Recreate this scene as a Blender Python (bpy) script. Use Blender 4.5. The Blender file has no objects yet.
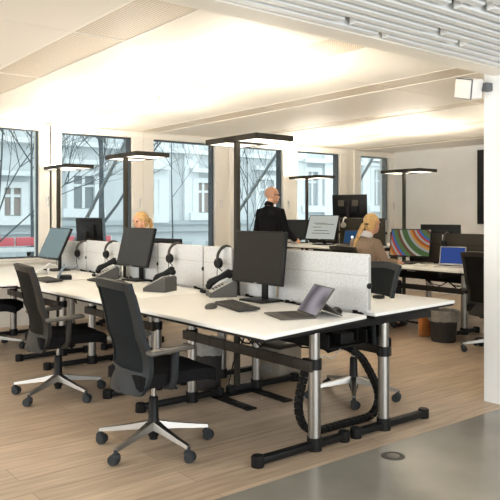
import bpy, bmesh, math, random
from mathutils import Vector, Matrix, Euler
random.seed(7)
SC = bpy.context.scene
COL = SC.collection
PI = math.pi
def R(a): return math.radians(a)

# ------------------------------------------------------------------ camera, world, lights, exposure
# room axes: x runs from the chair side across the benches, y runs along the benches to the windows
CH = 1.35
F = 675.0
CX, HY = 250.0, 215.0
FX, FY = 0.6183, 0.7859          # camera forward in room axes; right is (FY, -FX)
cam = bpy.data.objects.new('camera', bpy.data.cameras.new('camera'))
COL.objects.link(cam)
cam.location = (0, 0, CH)
cam.rotation_euler = (PI/2, 0, -math.atan2(FX, FY))
cam.data.sensor_width = 36
cam.data.lens = F/500*36
cam.data.shift_y = -(250-HY)/500
cam.data.clip_start = 0.05
SC.camera = cam

w = bpy.data.worlds.new('overcast_sky'); SC.world = w
w.use_nodes = True
bg = w.node_tree.nodes['Background']
bg.inputs['Color'].default_value = (0.91, 0.97, 1.0, 1)
bg.inputs['Strength'].default_value = 1.05

def area(name, loc, rot, sx, sy, power, col):
    l = bpy.data.lights.new(name, 'AREA'); l.shape = 'RECTANGLE'
    l.size, l.size_y, l.energy, l.color = sx, sy, power, col
    o = bpy.data.objects.new(name, l); COL.objects.link(o)
    o.location = loc; o.rotation_euler = rot
    return o
# added, unseen fills before the closed wall behind the camera and over the corridor
area('front_fill', (1.0, -2.75, 1.35), (R(90), 0, 0), 6.5, 2.0, 130, (0.92, 0.96, 1.0))
area('corridor_fill', (1.4, 0.6, 2.33), (0, 0, 0), 5.0, 0.5, 16, (1.0, 0.9, 0.76))
area('left_fill', (-2.7, 5.0, 1.5), (R(90), 0, R(-90)), 4.5, 1.6, 60, (0.94, 0.97, 1.0))  # added, unseen area light before the closed left wall, shining across the office
LAMP_UP, LAMP_DOWN = 32.0, 1.6

vs = SC.view_settings
SC.display_settings.display_device = 'sRGB'
vs.view_transform = 'Standard'; vs.look = 'None'; vs.gamma = 1; vs.use_curve_mapping = False
vs.exposure = 1.3
SC.cycles.use_denoising = True
SC.cycles.max_bounces = 10
SC.cycles.diffuse_bounces = 6
SC.cycles.transparent_max_bounces = 16
SC.cycles.sample_clamp_indirect = 6
SC.cycles.caustics_reflective = False
SC.cycles.caustics_refractive = False

# ------------------------------------------------------------------ pixel to room helpers (photo measurements)
def ray(px, py):
    u, v = (px-CX)/F, (HY-py)/F
    return Vector((FX+FY*u, FY-FX*u, v))
def at_z(px, py, z):
    r = ray(px, py); return Vector((0, 0, CH)) + r*((z-CH)/r.z)
def at_x(px, py, x):
    r = ray(px, py); return Vector((0, 0, CH)) + r*(x/r.x)
def at_y(px, py, y):
    r = ray(px, py); return Vector((0, 0, CH)) + r*(y/r.y)

# ------------------------------------------------------------------ mesh builder
class MB:
    def __init__(s): s.bm = bmesh.new()
    def _xf(s, vs, M):
        if M is not None: bmesh.ops.transform(s.bm, matrix=M, verts=vs)
    def box(s, c, d, rot=None, bevel=0.0, seg=2):
        r = bmesh.ops.create_cube(s.bm, size=1.0)
        vs = r['verts']
        for v in vs: v.co = Vector((v.co.x*d[0], v.co.y*d[1], v.co.z*d[2]))
        if bevel > 0:
            es = list({e for v in vs for e in v.link_edges})
            b = bmesh.ops.bevel(s.bm, geom=es, offset=bevel, segments=seg, profile=0.5, affect='EDGES')
            vs = list(set(b['verts']) | {v for v in vs if v.is_valid})
        M = Matrix.Translation(Vector(c))
        if rot is not None: M = M @ (rot if isinstance(rot, Matrix) else Euler(rot).to_matrix().to_4x4())
        s._xf(vs, M); return s
    def span(s, a, b, bevel=0.0):
        a, b = Vector(a), Vector(b)
        return s.box((a+b)/2, [abs(b[i]-a[i]) for i in range(3)], None, bevel)
    def tube(s, pts, r, seg=10, caps=True, flat=None):
        pts = [Vector(p) for p in pts]; n = len(pts)
        rs = r if isinstance(r, (list, tuple)) else [r]*n
        rings = []; ref = None
        for i, p in enumerate(pts):
            t = (pts[min(i+1, n-1)]-pts[max(i-1, 0)])
            t = t.normalized() if t.length > 1e-9 else Vector((0, 0, 1))
            if ref is None:
                ref = Vector((0, 0, 1)) if abs(t.z) < 0.9 else Vector((0, 1, 0))
            a = (ref - t*ref.dot(t))
            a = a.normalized() if a.length > 1e-6 else t.orthogonal().normalized()
            ref = a; b = t.cross(a)
            ring = []
            for k in range(seg):
                th = 2*PI*k/seg
                ca, sa = math.cos(th)*rs[i], math.sin(th)*rs[i]
                if flat: sa *= flat
                ring.append(s.bm.verts.new(p + a*ca + b*sa))
            rings.append(ring)
        for i in range(n-1):
            for k in range(seg):
                s.bm.faces.new((rings[i][k], rings[i][(k+1) % seg], rings[i+1][(k+1) % seg], rings[i+1][k]))
        if caps:
            s.bm.faces.new(list(reversed(rings[0]))); s.bm.faces.new(rings[-1])
        return s
    def cyl(s, a, b, r, r2=None, seg=20): return s.tube([a, b], [r, r if r2 is None else r2], seg)
    def ell(s, c, rad, rot=None, u=20, v=12):
        r = bmesh.ops.create_uvsphere(s.bm, u_segments=u, v_segments=v, radius=1.0)
        M = Matrix.Translation(Vector(c))
        if rot is not None: M = M @ Euler(rot).to_matrix().to_4x4()
        M = M @ Matrix.Diagonal((rad[0], rad[1], rad[2], 1))
        s._xf(r['verts'], M); return s
    def loft(s, rings, seg=20):
        """rings: (centre, rx, ry) ellipses in horizontal planes, or (centre, rx, ry, axis)"""
        RR = []
        for q in rings:
            c = Vector(q[0]); ring = []
            for k in range(seg):
                th = 2*PI*k/seg
                ring.append(s.bm.verts.new(c + Vector((math.cos(th)*q[1], math.sin(th)*q[2], 0))))
            RR.append(ring)
        for i in range(len(RR)-1):
            for k in range(seg):
                s.bm.faces.new((RR[i][k], RR[i][(k+1) % seg], RR[i+1][(k+1) % seg], RR[i+1][k]))
        s.bm.faces.new(list(reversed(RR[0]))); s.bm.faces.new(RR[-1]); return s
    def prism(s, poly, z0, z1, bevel=0.0, seg=2):
        lo = [s.bm.verts.new((p[0], p[1], z0)) for p in poly]
        hi = [s.bm.verts.new((p[0], p[1], z1)) for p in poly]
        n = len(poly); fs = []
        for i in range(n): fs.append(s.bm.faces.new((lo[i], lo[(i+1) % n], hi[(i+1) % n], hi[i])))
        fs.append(s.bm.faces.new(list(reversed(lo)))); fs.append(s.bm.faces.new(hi))
        bmesh.ops.recalc_face_normals(s.bm, faces=fs)
        if bevel > 0:
            es = list({e for f in fs for e in f.edges})
            bmesh.ops.bevel(s.bm, geom=es, offset=bevel, segments=seg, profile=0.5, affect='EDGES')
        return s
    def lathe(s, prof, c=(0, 0, 0), seg=24):
        c = Vector(c); RR = []
        for (r, z) in prof:
            RR.append([s.bm.verts.new(c+Vector((r*math.cos(2*PI*k/seg), r*math.sin(2*PI*k/seg), z))) for k in range(seg)])
        for i in range(len(RR)-1):
            for k in range(seg):
                s.bm.faces.new((RR[i][k], RR[i][(k+1) % seg], RR[i+1][(k+1) % seg], RR[i+1][k]))
        return s
    def sheet(s, fn, us, vs, th):
        """solid sheet: fn(u, v) -> (point, normal)"""
        A = [[None]*len(vs) for _ in us]; B = [[None]*len(vs) for _ in us]
        for i, u in enumerate(us):
            for j, v in enumerate(vs):
                p, nrm = fn(u, v)
                A[i][j] = s.bm.verts.new(p + nrm*th/2); B[i][j] = s.bm.verts.new(p - nrm*th/2)
        I, J = len(us), len(vs)
        for i in range(I-1):
            for j in range(J-1):
                s.bm.faces.new((A[i][j], A[i+1][j], A[i+1][j+1], A[i][j+1]))
                s.bm.faces.new((B[i][j], B[i][j+1], B[i+1][j+1], B[i+1][j]))
        for i in range(I-1):
            s.bm.faces.new((A[i][0], B[i][0], B[i+1][0], A[i+1][0]))
            s.bm.faces.new((A[i][J-1], A[i+1][J-1], B[i+1][J-1], B[i][J-1]))
        for j in range(J-1):
            s.bm.faces.new((A[0][j], A[0][j+1], B[0][j+1], B[0][j]))
            s.bm.faces.new((A[I-1][j], B[I-1][j], B[I-1][j+1], A[I-1][j+1]))
        return s
    def mesh(s, name, smooth=35):
        bmesh.ops.recalc_face_normals(s.bm, faces=s.bm.faces[:])
        me = bpy.data.meshes.new(name); s.bm.to_mesh(me); s.bm.free()
        if smooth:
            me.shade_smooth()
            me.set_sharp_from_angle(angle=R(smooth))
        return me

def link(name, me, mat, parent=None):
    o = bpy.data.objects.new(name, me); COL.objects.link(o)
    if mat is not None and not me.materials: me.materials.append(mat)
    if parent is not None: o.parent = parent
    return o
def part(name, mb, mat, parent, label=None, smooth=35):
    o = link(name, mb.mesh(name, smooth), mat, parent)
    if label: o['label'] = label
    return o
def thing(name, label, cat, loc=(0, 0, 0), rotz=0.0, group=None):
    o = bpy.data.objects.new(name, None); COL.objects.link(o)
    o.empty_display_size = 0.1
    o.location = loc; o.rotation_euler = (0, 0, rotz)
    o['label'] = label; o['category'] = cat
    if group: o['group'] = group
    return o
def solo(name, mb, mat, label, cat, group=None, smooth=35):
    o = link(name, mb.mesh(name, smooth), mat)
    o['label'] = label; o['category'] = cat
    if group: o['group'] = group
    return o
def struct(name, mb, mat, parent=None, smooth=0):
    o = link(name, mb.mesh(name, smooth), mat, parent)
    if parent is None: o['kind'] = 'structure'
    return o
def dup(root, loc, rotz, label, group=None):
    def cp(o, parent):
        c = o.copy(); COL.objects.link(c)
        if parent is not None: c.parent = parent
        for ch in list(o.children): cp(ch, c)
        return c
    r = cp(root, None)
    r.location = loc; r.rotation_euler = (0, 0, rotz); r['label'] = label
    if group: r['group'] = group
    return r

# ------------------------------------------------------------------ materials
def mat(name, col, rough=0.5, metal=0.0, noise=0.0, nscale=8.0, bump=0.0, bscale=60.0, spec=0.5, coat=0.0):
    m = bpy.data.materials.new(name); m.use_nodes = True
    nt = m.node_tree; b = nt.nodes['Principled BSDF']
    b.inputs['Base Color'].default_value = (*col, 1)
    b.inputs['Roughness'].default_value = rough
    b.inputs['Metallic'].default_value = metal
    b.inputs['Specular IOR Level'].default_value = spec
    b.inputs['Coat Weight'].default_value = coat
    tc = nt.nodes.new('ShaderNodeTexCoord')
    if noise > 0:
        n = nt.nodes.new('ShaderNodeTexNoise'); n.inputs['Scale'].default_value = nscale
        n.inputs['Detail'].default_value = 5
        nt.links.new(tc.outputs['Object'], n.inputs['Vector'])
        r = nt.nodes.new('ShaderNodeValToRGB')
        r.color_ramp.elements[0].position = 0.3; r.color_ramp.elements[1].position = 0.7
        r.color_ramp.elements[0].color = (*[c*(1-noise) for c in col], 1)
        r.color_ramp.elements[1].color = (*[min(1, c*(1+noise)) for c in col], 1)
        nt.links.new(n.outputs['Fac'], r.inputs['Fac'])
        nt.links.new(r.outputs['Color'], b.inputs['Base Color'])
    if bump > 0:
        n2 = nt.nodes.new('ShaderNodeTexNoise'); n2.inputs['Scale'].default_value = bscale
        nt.links.new(tc.outputs['Object'], n2.inputs['Vector'])
        bp = nt.nodes.new('ShaderNodeBump'); bp.inputs['Strength'].default_value = bump
        bp.inputs['Distance'].default_value = 0.01
        nt.links.new(n2.outputs['Fac'], bp.inputs['Height'])
        nt.links.new(bp.outputs['Normal'], b.inputs['Normal'])
    return m
def emit(name, col, strength):
    m = bpy.data.materials.new(name); m.use_nodes = True
    nt = m.node_tree; nt.nodes.remove(nt.nodes['Principled BSDF'])
    e = nt.nodes.new('ShaderNodeEmission'); e.inputs['Color'].default_value = (*col, 1)
    e.inputs['Strength'].default_value = strength
    nt.links.new(e.outputs[0], nt.nodes['Material Output'].inputs['Surface'])
    return m
def glass(name, tint=(0.93, 0.97, 0.97), refl=0.08):
    m = bpy.data.materials.new(name); m.use_nodes = True
    nt = m.node_tree; nt.nodes.remove(nt.nodes['Principled BSDF'])
    t = nt.nodes.new('ShaderNodeBsdfTransparent'); t.inputs['Color'].default_value = (*tint, 1)
    g = nt.nodes.new('ShaderNodeBsdfGlossy'); g.inputs['Roughness'].default_value = 0.02
    fr = nt.nodes.new('ShaderNodeFresnel'); fr.inputs['IOR'].default_value = 1.3
    mx = nt.nodes.new('ShaderNodeMixShader')
    nt.links.new(fr.outputs[0], mx.inputs[0])
    nt.links.new(t.outputs[0], mx.inputs[1]); nt.links.new(g.outputs[0], mx.inputs[2])
    nt.links.new(mx.outputs[0], nt.nodes['Material Output'].inputs['Surface'])
    return m

def wood_floor():
    m = mat('oak_planks', (0.5, 0.35, 0.2), 0.42)
    nt = m.node_tree; b = nt.nodes['Principled BSDF']; L = nt.links
    tc = nt.nodes.new('ShaderNodeTexCoord')
    br = nt.nodes.new('ShaderNodeTexBrick')
    br.offset = 0.37; br.inputs['Scale'].default_value = 1.0
    br.inputs['Brick Width'].default_value = 1.9; br.inputs['Row Height'].default_value = 0.19
    br.inputs['Mortar Size'].default_value = 0.0022; br.inputs['Bias'].default_value = 0.0
    br.inputs['Color1'].default_value = (0.58, 0.455, 0.33, 1)
    br.inputs['Color2'].default_value = (0.46, 0.352, 0.25, 1)
    br.inputs['Mortar'].default_value = (0.33, 0.24, 0.16, 1)
    L.new(tc.outputs['Object'], br.inputs['Vector'])
    mp = nt.nodes.new('ShaderNodeMapping'); mp.inputs['Scale'].default_value = (1.2, 14, 1)
    L.new(tc.outputs['Object'], mp.inputs['Vector'])
    n = nt.nodes.new('ShaderNodeTexNoise'); n.inputs['Scale'].default_value = 2.2; n.inputs['Detail'].default_value = 6
    L.new(mp.outputs['Vector'], n.inputs['Vector'])
    r = nt.nodes.new('ShaderNodeValToRGB')
    r.color_ramp.elements[0].color = (0.72, 0.7, 0.68, 1); r.color_ramp.elements[1].color = (1.1, 1.1, 1.1, 1)
    r.color_ramp.elements[0].position = 0.3; r.color_ramp.elements[1].position = 0.72
    L.new(n.outputs['Fac'], r.inputs['Fac'])
    mx = nt.nodes.new('ShaderNodeMix'); mx.data_type = 'RGBA'; mx.blend_type = 'MULTIPLY'
    mx.inputs['Factor'].default_value = 1.0
    L.new(br.outputs['Color'], mx.inputs['A']); L.new(r.outputs['Color'], mx.inputs['B'])
    L.new(mx.outputs['Result'], b.inputs['Base Color'])
    bp = nt.nodes.new('ShaderNodeBump'); bp.inputs['Strength'].default_value = 0.15; bp.inputs['Distance'].default_value = 0.004
    L.new(br.outputs['Fac'], bp.inputs['Height']); bp.invert = True
    L.new(bp.outputs['Normal'], b.inputs['Normal'])
    return m
def perforated():
    m = mat('perforated_metal', (0.74, 0.66, 0.54), 0.5)
    nt = m.node_tree; b = nt.nodes['Principled BSDF']; L = nt.links
    tc = nt.nodes.new('ShaderNodeTexCoord')
    sc = nt.nodes.new('ShaderNodeVectorMath'); sc.operation = 'SCALE'; sc.inputs['Scale'].default_value = 50.0
    L.new(tc.outputs['Object'], sc.inputs[0])
    fr = nt.nodes.new('ShaderNodeVectorMath'); fr.operation = 'FRACTION'; L.new(sc.outputs[0], fr.inputs[0])
    sb = nt.nodes.new('ShaderNodeVectorMath'); sb.operation = 'SUBTRACT'; sb.inputs[1].default_value = (0.5, 0.5, 0.5)
    L.new(fr.outputs[0], sb.inputs[0])
    ml = nt.nodes.new('ShaderNodeVectorMath'); ml.operation = 'MULTIPLY'; ml.inputs[1].default_value = (1, 1, 0)
    L.new(sb.outputs[0], ml.inputs[0])
    ln = nt.nodes.new('ShaderNodeVectorMath'); ln.operation = 'LENGTH'; L.new(ml.outputs[0], ln.inputs[0])
    lt = nt.nodes.new('ShaderNodeMath'); lt.operation = 'LESS_THAN'; lt.inputs[1].default_value = 0.26
    L.new(ln.outputs['Value'], lt.inputs[0])
    mx = nt.nodes.new('ShaderNodeMix'); mx.data_type = 'RGBA'
    L.new(lt.outputs[0], mx.inputs['Factor'])
    mx.inputs['A'].default_value = (0.8, 0.72, 0.6, 1); mx.inputs['B'].default_value = (0.34, 0.28, 0.2, 1)
    L.new(mx.outputs['Result'], b.inputs['Base Color'])
    return m
def stripes_screen():
    """a lit desktop picture of curved coloured bands"""
    m = emit('banded_wallpaper', (1, 1, 1), 0.2)
    nt = m.node_tree; L = nt.links
    e = [n for n in nt.nodes if n.type == 'EMISSION'][0]
    tc = nt.nodes.new('ShaderNodeTexCoord')
    mp = nt.nodes.new('ShaderNodeMapping'); mp.inputs['Location'].default_value = (0, 0.36, -0.30)
    L.new(tc.outputs['Object'], mp.inputs['Vector'])
    ln = nt.nodes.new('ShaderNodeVectorMath'); ln.operation = 'LENGTH'; L.new(mp.outputs[0], ln.inputs[0])
    ml = nt.nodes.new('ShaderNodeMath'); ml.operation = 'MULTIPLY'; ml.inputs[1].default_value = 2.9
    L.new(ln.outputs['Value'], ml.inputs[0])
    frc = nt.nodes.new('ShaderNodeMath'); frc.operation = 'FRACT'; L.new(ml.outputs[0], frc.inputs[0])
    r = nt.nodes.new('ShaderNodeValToRGB'); r.color_ramp.interpolation = 'CONSTANT'
    cols = [(0.0, (0.55, 0.16, 0.05)), (0.1, (0.75, 0.38, 0.1)), (0.18, (0.5, 0.5, 0.48)), (0.26, (0.12, 0.2, 0.08)),
            (0.46, (0.62, 0.6, 0.5)), (0.54, (0.2, 0.1, 0.06)), (0.64, (0.16, 0.25, 0.1)), (0.78, (0.1, 0.2, 0.5)), (0.86, (0.65, 0.1, 0.06)), (0.93, (0.55, 0.52, 0.5))]
    cr = r.color_ramp
    cr.elements[0].position, cr.elements[0].color = cols[0][0], (*cols[0][1], 1)
    cr.elements[1].position, cr.elements[1].color = cols[1][0], (*cols[1][1], 1)
    for p_, c_ in cols[2:]:
        el = cr.elements.new(p_); el.color = (*c_, 1)
    L.new(frc.outputs[0], r.inputs['Fac']); L.new(r.outputs['Color'], e.inputs['Color'])
    return m
def swirl_screen():
    m = emit('grey_wallpaper', (1, 1, 1), 0.27)
    nt = m.node_tree; L = nt.links
    e = [n for n in nt.nodes if n.type == 'EMISSION'][0]
    tc = nt.nodes.new('ShaderNodeTexCoord')
    wv = nt.nodes.new('ShaderNodeTexWave'); wv.inputs['Scale'].default_value = 1.6
    wv.wave_type = 'RINGS'; wv.inputs['Distortion'].default_value = 1.5
    mp = nt.nodes.new('ShaderNodeMapping'); mp.inputs['Location'].default_value = (0, 0.12, 0.0)
    L.new(tc.outputs['Object'], mp.inputs['Vector']); L.new(mp.outputs[0], wv.inputs['Vector'])
    r = nt.nodes.new('ShaderNodeValToRGB')
    r.color_ramp.elements[0].color = (0.18, 0.16, 0.17, 1); r.color_ramp.elements[1].color = (0.5, 0.46, 0.5, 1)
    el = r.color_ramp.elements.new(0.5); el.color = (0.36, 0.32, 0.36, 1)
    L.new(wv.outputs['Fac'], r.inputs['Fac']); L.new(r.outputs['Color'], e.inputs['Color'])
    return m
def fabric(name, col, weave=0.1):
    return mat(name, col, 0.95, noise=weave, nscale=70, bump=0.25, bscale=300, spec=0.06)

M = {}
M['oak'] = wood_floor()
M['concrete'] = mat('polished_concrete', (0.25, 0.238, 0.2), 0.22, noise=0.14, nscale=2.5, spec=0.6)
M['ceiling'] = mat('ceiling_panel', (0.9, 0.86, 0.78), 0.55)
M['perf'] = perforated()
M['seam'] = mat('panel_seam', (0.45, 0.4, 0.33), 0.7)
M['flange'] = mat('ceiling_flange', (0.92, 0.88, 0.8), 0.4)
M['slat'] = mat('slat_white', (0.88, 0.9, 0.9), 0.5)
M['soffit'] = mat('soffit_paint', (0.86, 0.82, 0.74), 0.6)
M['slatback'] = mat('slat_void', (0.1, 0.095, 0.085), 0.8)
M['wall'] = mat('wall_paint', (0.88, 0.875, 0.85), 0.75, noise=0.02, nscale=3)
M['column'] = mat('column_paint', (0.94, 0.95, 0.95), 0.7, noise=0.015, nscale=3)
M['cream'] = mat('cream_lacquer', (0.9, 0.865, 0.79), 0.45)
M['glass'] = glass('window_glass')
M['bronze'] = mat('dark_jamb', (0.13, 0.135, 0.145), 0.5, spec=0.15)
M['steel'] = mat('brushed_steel', (0.62, 0.61, 0.59), 0.3, 1.0)
M['chrome'] = mat('polished_aluminium', (0.33, 0.315, 0.29), 0.36, 1.0)
M['table'] = mat('white_laminate', (0.86, 0.85, 0.81), 0.4, noise=0.01)
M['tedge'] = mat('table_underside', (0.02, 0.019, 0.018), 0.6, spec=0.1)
M['black'] = mat('black_plastic', (0.008, 0.008, 0.008), 0.45, noise=0.1, spec=0.2)
M['blackmatte'] = mat('black_powder_coat', (0.008, 0.0075, 0.007), 0.55, spec=0.15)
M['umber'] = mat('cable_beam', (0.03, 0.024, 0.018), 0.5, noise=0.1, spec=0.25)
M['lampmetal'] = mat('bronze_lamp_metal', (0.035, 0.031, 0.023), 0.5, 0.1, spec=0.2)
M['lamp_up'] = emit('lamp_uplight', (1.0, 0.89, 0.74), LAMP_UP)
M['lamp_dn'] = emit('lamp_diffuser', (1.0, 0.9, 0.72), LAMP_DOWN)
M['fab_lt'] = fabric('light_grey_felt', (0.66, 0.67, 0.67), 0.11)
M['fab_dk'] = fabric('dark_taupe_felt', (0.05, 0.045, 0.037), 0.1)
M['piping'] = mat('felt_piping', (0.5, 0.49, 0.46), 0.9)
M['beige'] = mat('beige_edge', (0.6, 0.5, 0.36), 0.7)
M['chairgrey'] = mat('chair_grey_shell', (0.018, 0.021, 0.0225), 0.5, noise=0.08, spec=0.2)
M['chairmesh'] = mat('chair_mesh', (0.014, 0.017, 0.0185), 0.85, noise=0.12, nscale=200, bump=0.2, bscale=500, spec=0.06)
M['chairwarm'] = mat('chair_warm_grey_shell', (0.021, 0.0195, 0.0165), 0.5, noise=0.08, spec=0.2)
M['chairwmesh'] = mat('chair_warm_mesh', (0.012, 0.0115, 0.010), 0.85, noise=0.12, nscale=200, bump=0.2, bscale=500, spec=0.06)
M['seat'] = fabric('black_seat_fabric', (0.011, 0.011, 0.012), 0.15)
M['armpad'] = mat('armrest_pad', (0.09, 0.082, 0.07), 0.38, spec=0.35)
M['rubber'] = mat('rubber', (0.012, 0.012, 0.013), 0.7, spec=0.15)
M['wheel'] = mat('caster_grey', (0.03, 0.034, 0.036), 0.6, spec=0.2)
M['bezel'] = mat('monitor_bezel', (0.009, 0.009, 0.009), 0.4, spec=0.2)
M['screen_off'] = mat('dark_screen', (0.016, 0.0145, 0.011), 0.36, spec=0.16)
M['screen_off2'] = mat('dark_screen_bluegrey', (0.022, 0.025, 0.026), 0.34, spec=0.2)
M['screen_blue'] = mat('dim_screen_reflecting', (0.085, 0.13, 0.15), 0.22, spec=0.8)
M['screen_doc'] = None
M['screen_band'] = stripes_screen()
M['screen_swirl'] = swirl_screen()
M['screen_cobalt'] = emit('cobalt_desktop', (0.05, 0.10, 0.36), 0.26)
M['screen_navy'] = emit('navy_desktop', (0.03, 0.08, 0.16), 0.3)
M['white_glow'] = emit('bright_screen_mark', (0.9, 0.95, 1.0), 0.9)
M['grey_lcd'] = mat('phone_display', (0.3, 0.36, 0.36), 0.3)
M['phone'] = mat('phone_grey', (0.07, 0.066, 0.057), 0.45, spec=0.3)
M['phonelt'] = mat('phone_silver', (0.42, 0.4, 0.36), 0.4)
M['keys'] = mat('keycaps', (0.05, 0.047, 0.042), 0.55, spec=0.25)
M['kbd'] = mat('keyboard_body', (0.03, 0.028, 0.025), 0.5, spec=0.25)
M['tabletgrey'] = mat('tablet_grey', (0.085, 0.078, 0.068), 0.5, spec=0.3)
M['silver'] = mat('silver_plastic', (0.5, 0.49, 0.47), 0.35, 0.3)
M['white'] = mat('white_plastic', (0.8, 0.79, 0.76), 0.45)
M['paper'] = mat('paper', (0.78, 0.76, 0.72), 0.8)
M['skin'] = mat('skin', (0.66, 0.36, 0.23), 0.5, noise=0.06, nscale=25)
M['hair'] = mat('blond_hair', (0.66, 0.42, 0.17), 0.55, noise=0.3, nscale=45, bump=0.5, bscale=120)
M['suit'] = fabric('black_suit', (0.012, 0.012, 0.013), 0.15)
M['blazer'] = fabric('taupe_blazer', (0.29, 0.215, 0.155), 0.1)
M['shirt'] = mat('white_shirt', (0.7, 0.68, 0.7), 0.8)
M['trouser'] = fabric('dark_trousers', (0.02, 0.02, 0.024), 0.1)
M['shoe'] = mat('black_leather', (0.015, 0.013, 0.012), 0.35, spec=0.3)
M['dress'] = fabric('black_top', (0.015, 0.015, 0.017), 0.1)
M['eye'] = mat('eye', (0.05, 0.035, 0.03), 0.2)
M['leather'] = mat('tan_leather', (0.36, 0.13, 0.03), 0.5, noise=0.15)
M['bag'] = glass('clear_bin_liner', (0.8, 0.8, 0.78))
M['binmesh'] = mat('bin_black_mesh', (0.03, 0.028, 0.026), 0.6, noise=0.4, nscale=160, spec=0.15)
M['card'] = mat('taupe_box', (0.22, 0.19, 0.15), 0.7, noise=0.1)
M['bark'] = mat('bark', (0.085, 0.1, 0.108), 0.9, noise=0.2, nscale=20)
M['stucco'] = mat('pale_stucco', (0.53, 0.565, 0.575), 0.9, noise=0.04, nscale=3)
M['stone'] = mat('pale_stone_trim', (0.68, 0.71, 0.715), 0.85, noise=0.03)
M['bandgrey'] = mat('grey_stone_band', (0.40, 0.44, 0.455), 0.85, noise=0.04)
M['winbrown'] = mat('brown_blind', (0.3, 0.255, 0.23), 0.6)
M['windark'] = mat('street_window_glass', (0.2, 0.23, 0.24), 0.3)
M['winpale'] = mat('pale_window_blind', (0.36, 0.39, 0.4), 0.4)
M['red'] = mat('red_board', (0.62, 0.13, 0.15), 0.6)
M['pavement'] = mat('pavement', (0.42, 0.44, 0.45), 0.9, noise=0.08, nscale=4)
M['brace'] = mat('grey_steel_brace', (0.23, 0.26, 0.28), 0.6)
M['sticker'] = mat('rating_sticker', (0.10, 0.085, 0.062), 0.6)
M['textgrey'] = mat('screen_text', (0.12, 0.12, 0.115), 0.6)
M['screenwall'] = mat('wall_screen_black', (0.02, 0.019, 0.018), 0.3, spec=0.2)
M['lcdgrey'] = emit('document_screen', (0.5, 0.52, 0.47), 0.36)

# ------------------------------------------------------------------ the room
W_Y, W_X = 8.2, 9.81       # window wall plane, right wall plane
ZC, ZS = 2.5, 2.345        # office ceiling, slat ceiling
EDGE = 2.62                # wood / concrete line
X0, Y0 = -3.0, -3.0
struct('floor', MB().span((X0, EDGE, -0.2), (W_X, W_Y+.02, 0)), M['oak'])
struct('floor.001', MB().span((X0, Y0, -0.2), (W_X, EDGE, 0)), M['concrete'])

# office ceiling: metal panels, perforated strips lower flanges
ce = MB(); ce.span((X0, EDGE, ZC+.03), (W_X, W_Y+.3, ZC+.25))
ceil = struct('ceiling', ce, M['seam'])
strips = [(-1.06, -0.68), (0.34, 0.72), (1.74, 2.12), (3.12, 3.50), (4.52, 4.82), (5.95, 6.2), (7.3, 7.55), (8.7, 8.95)]
ysm = [EDGE+.1, 4.02, 5.55, 7.05, W_Y+.3]
xs = [X0]
for a, b in strips: xs += [a, b]
xs.append(W_X)
pan, per, fl = MB(), MB(), MB()
for i in range(len(xs)-1):
    for j in range(len(ysm)-1):
        a, b, c, d = xs[i]+.003, xs[i+1]-.003, ysm[j]+.003, ysm[j+1]-.003
        if i % 2: per.span((a, c, ZC+.005), (b, d, ZC+.03))
        else: pan.span((a, c, ZC), (b, d, ZC+.03))
for a, b in strips:
    for q in (a, b): fl.span((q-.006, EDGE+.1, ZC-.003), (q+.006, W_Y, ZC+.004))
for y in ysm[1:-1]:
    for a, b in strips: fl.span((a, y-.005, ZC-.001), (b, y+.005, ZC+.006))
struct('ceiling_panels', pan, M['ceiling'], ceil)
struct('perforated_strips', per, M['perf'], ceil)
struct('strip_flanges', fl, M['flange'], ceil)

struct('ceiling.001', MB().span((X0, Y0, 2.5), (W_X, EDGE, 2.6)), M['slatback'])
sl = MB(); y = EDGE-.10; k = 0
br = [2.9, 2.55, 3.4, 3.1, 4.05, 2.2, 3.7, 2.75]
while y > 0.2:
    xb = br[k % 8]
    for a, b in ((X0, xb-.03), (xb+.05, 6.2)):
        sl.box(((a+b)/2, y, ZS+.03), (b-a, .05, .05), bevel=.005)
    if k % 2 == 0: sl.box((xb+.01, y, ZS+.05), (.1, .03, .03))
    y -= .083; k += 1
for x in (-1, 0.6, 2.2, 3.9, 5.5): sl.span((x-.02, .2, ZS+.058), (x+.02, EDGE-.05, 2.5))
slats = struct('ceiling_slats', sl, M['slat'], None); slats['kind'] = 'structure'
struct('trim_1', MB().span((X0, EDGE-.06, ZS), (W_X, EDGE+.10, 2.6)), M['soffit'])

struct('wall_right', MB().span((W_X, Y0, -0.2), (W_X+.2, W_Y+.3, 2.75)), M['wall'])
struct('wall_left', MB().span((X0-.2, Y0, -0.2), (X0, W_Y+.3, 2.75)), M['wall'])
struct('wall_front', MB().span((X0-.2, Y0-.2, -0.2), (W_X+.2, Y0, 2.75)), M['wall'])
struct('trim_2', MB().span((W_X-.03, 2.2, 0), (W_X, W_Y, .08)), M['wall'])

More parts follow.
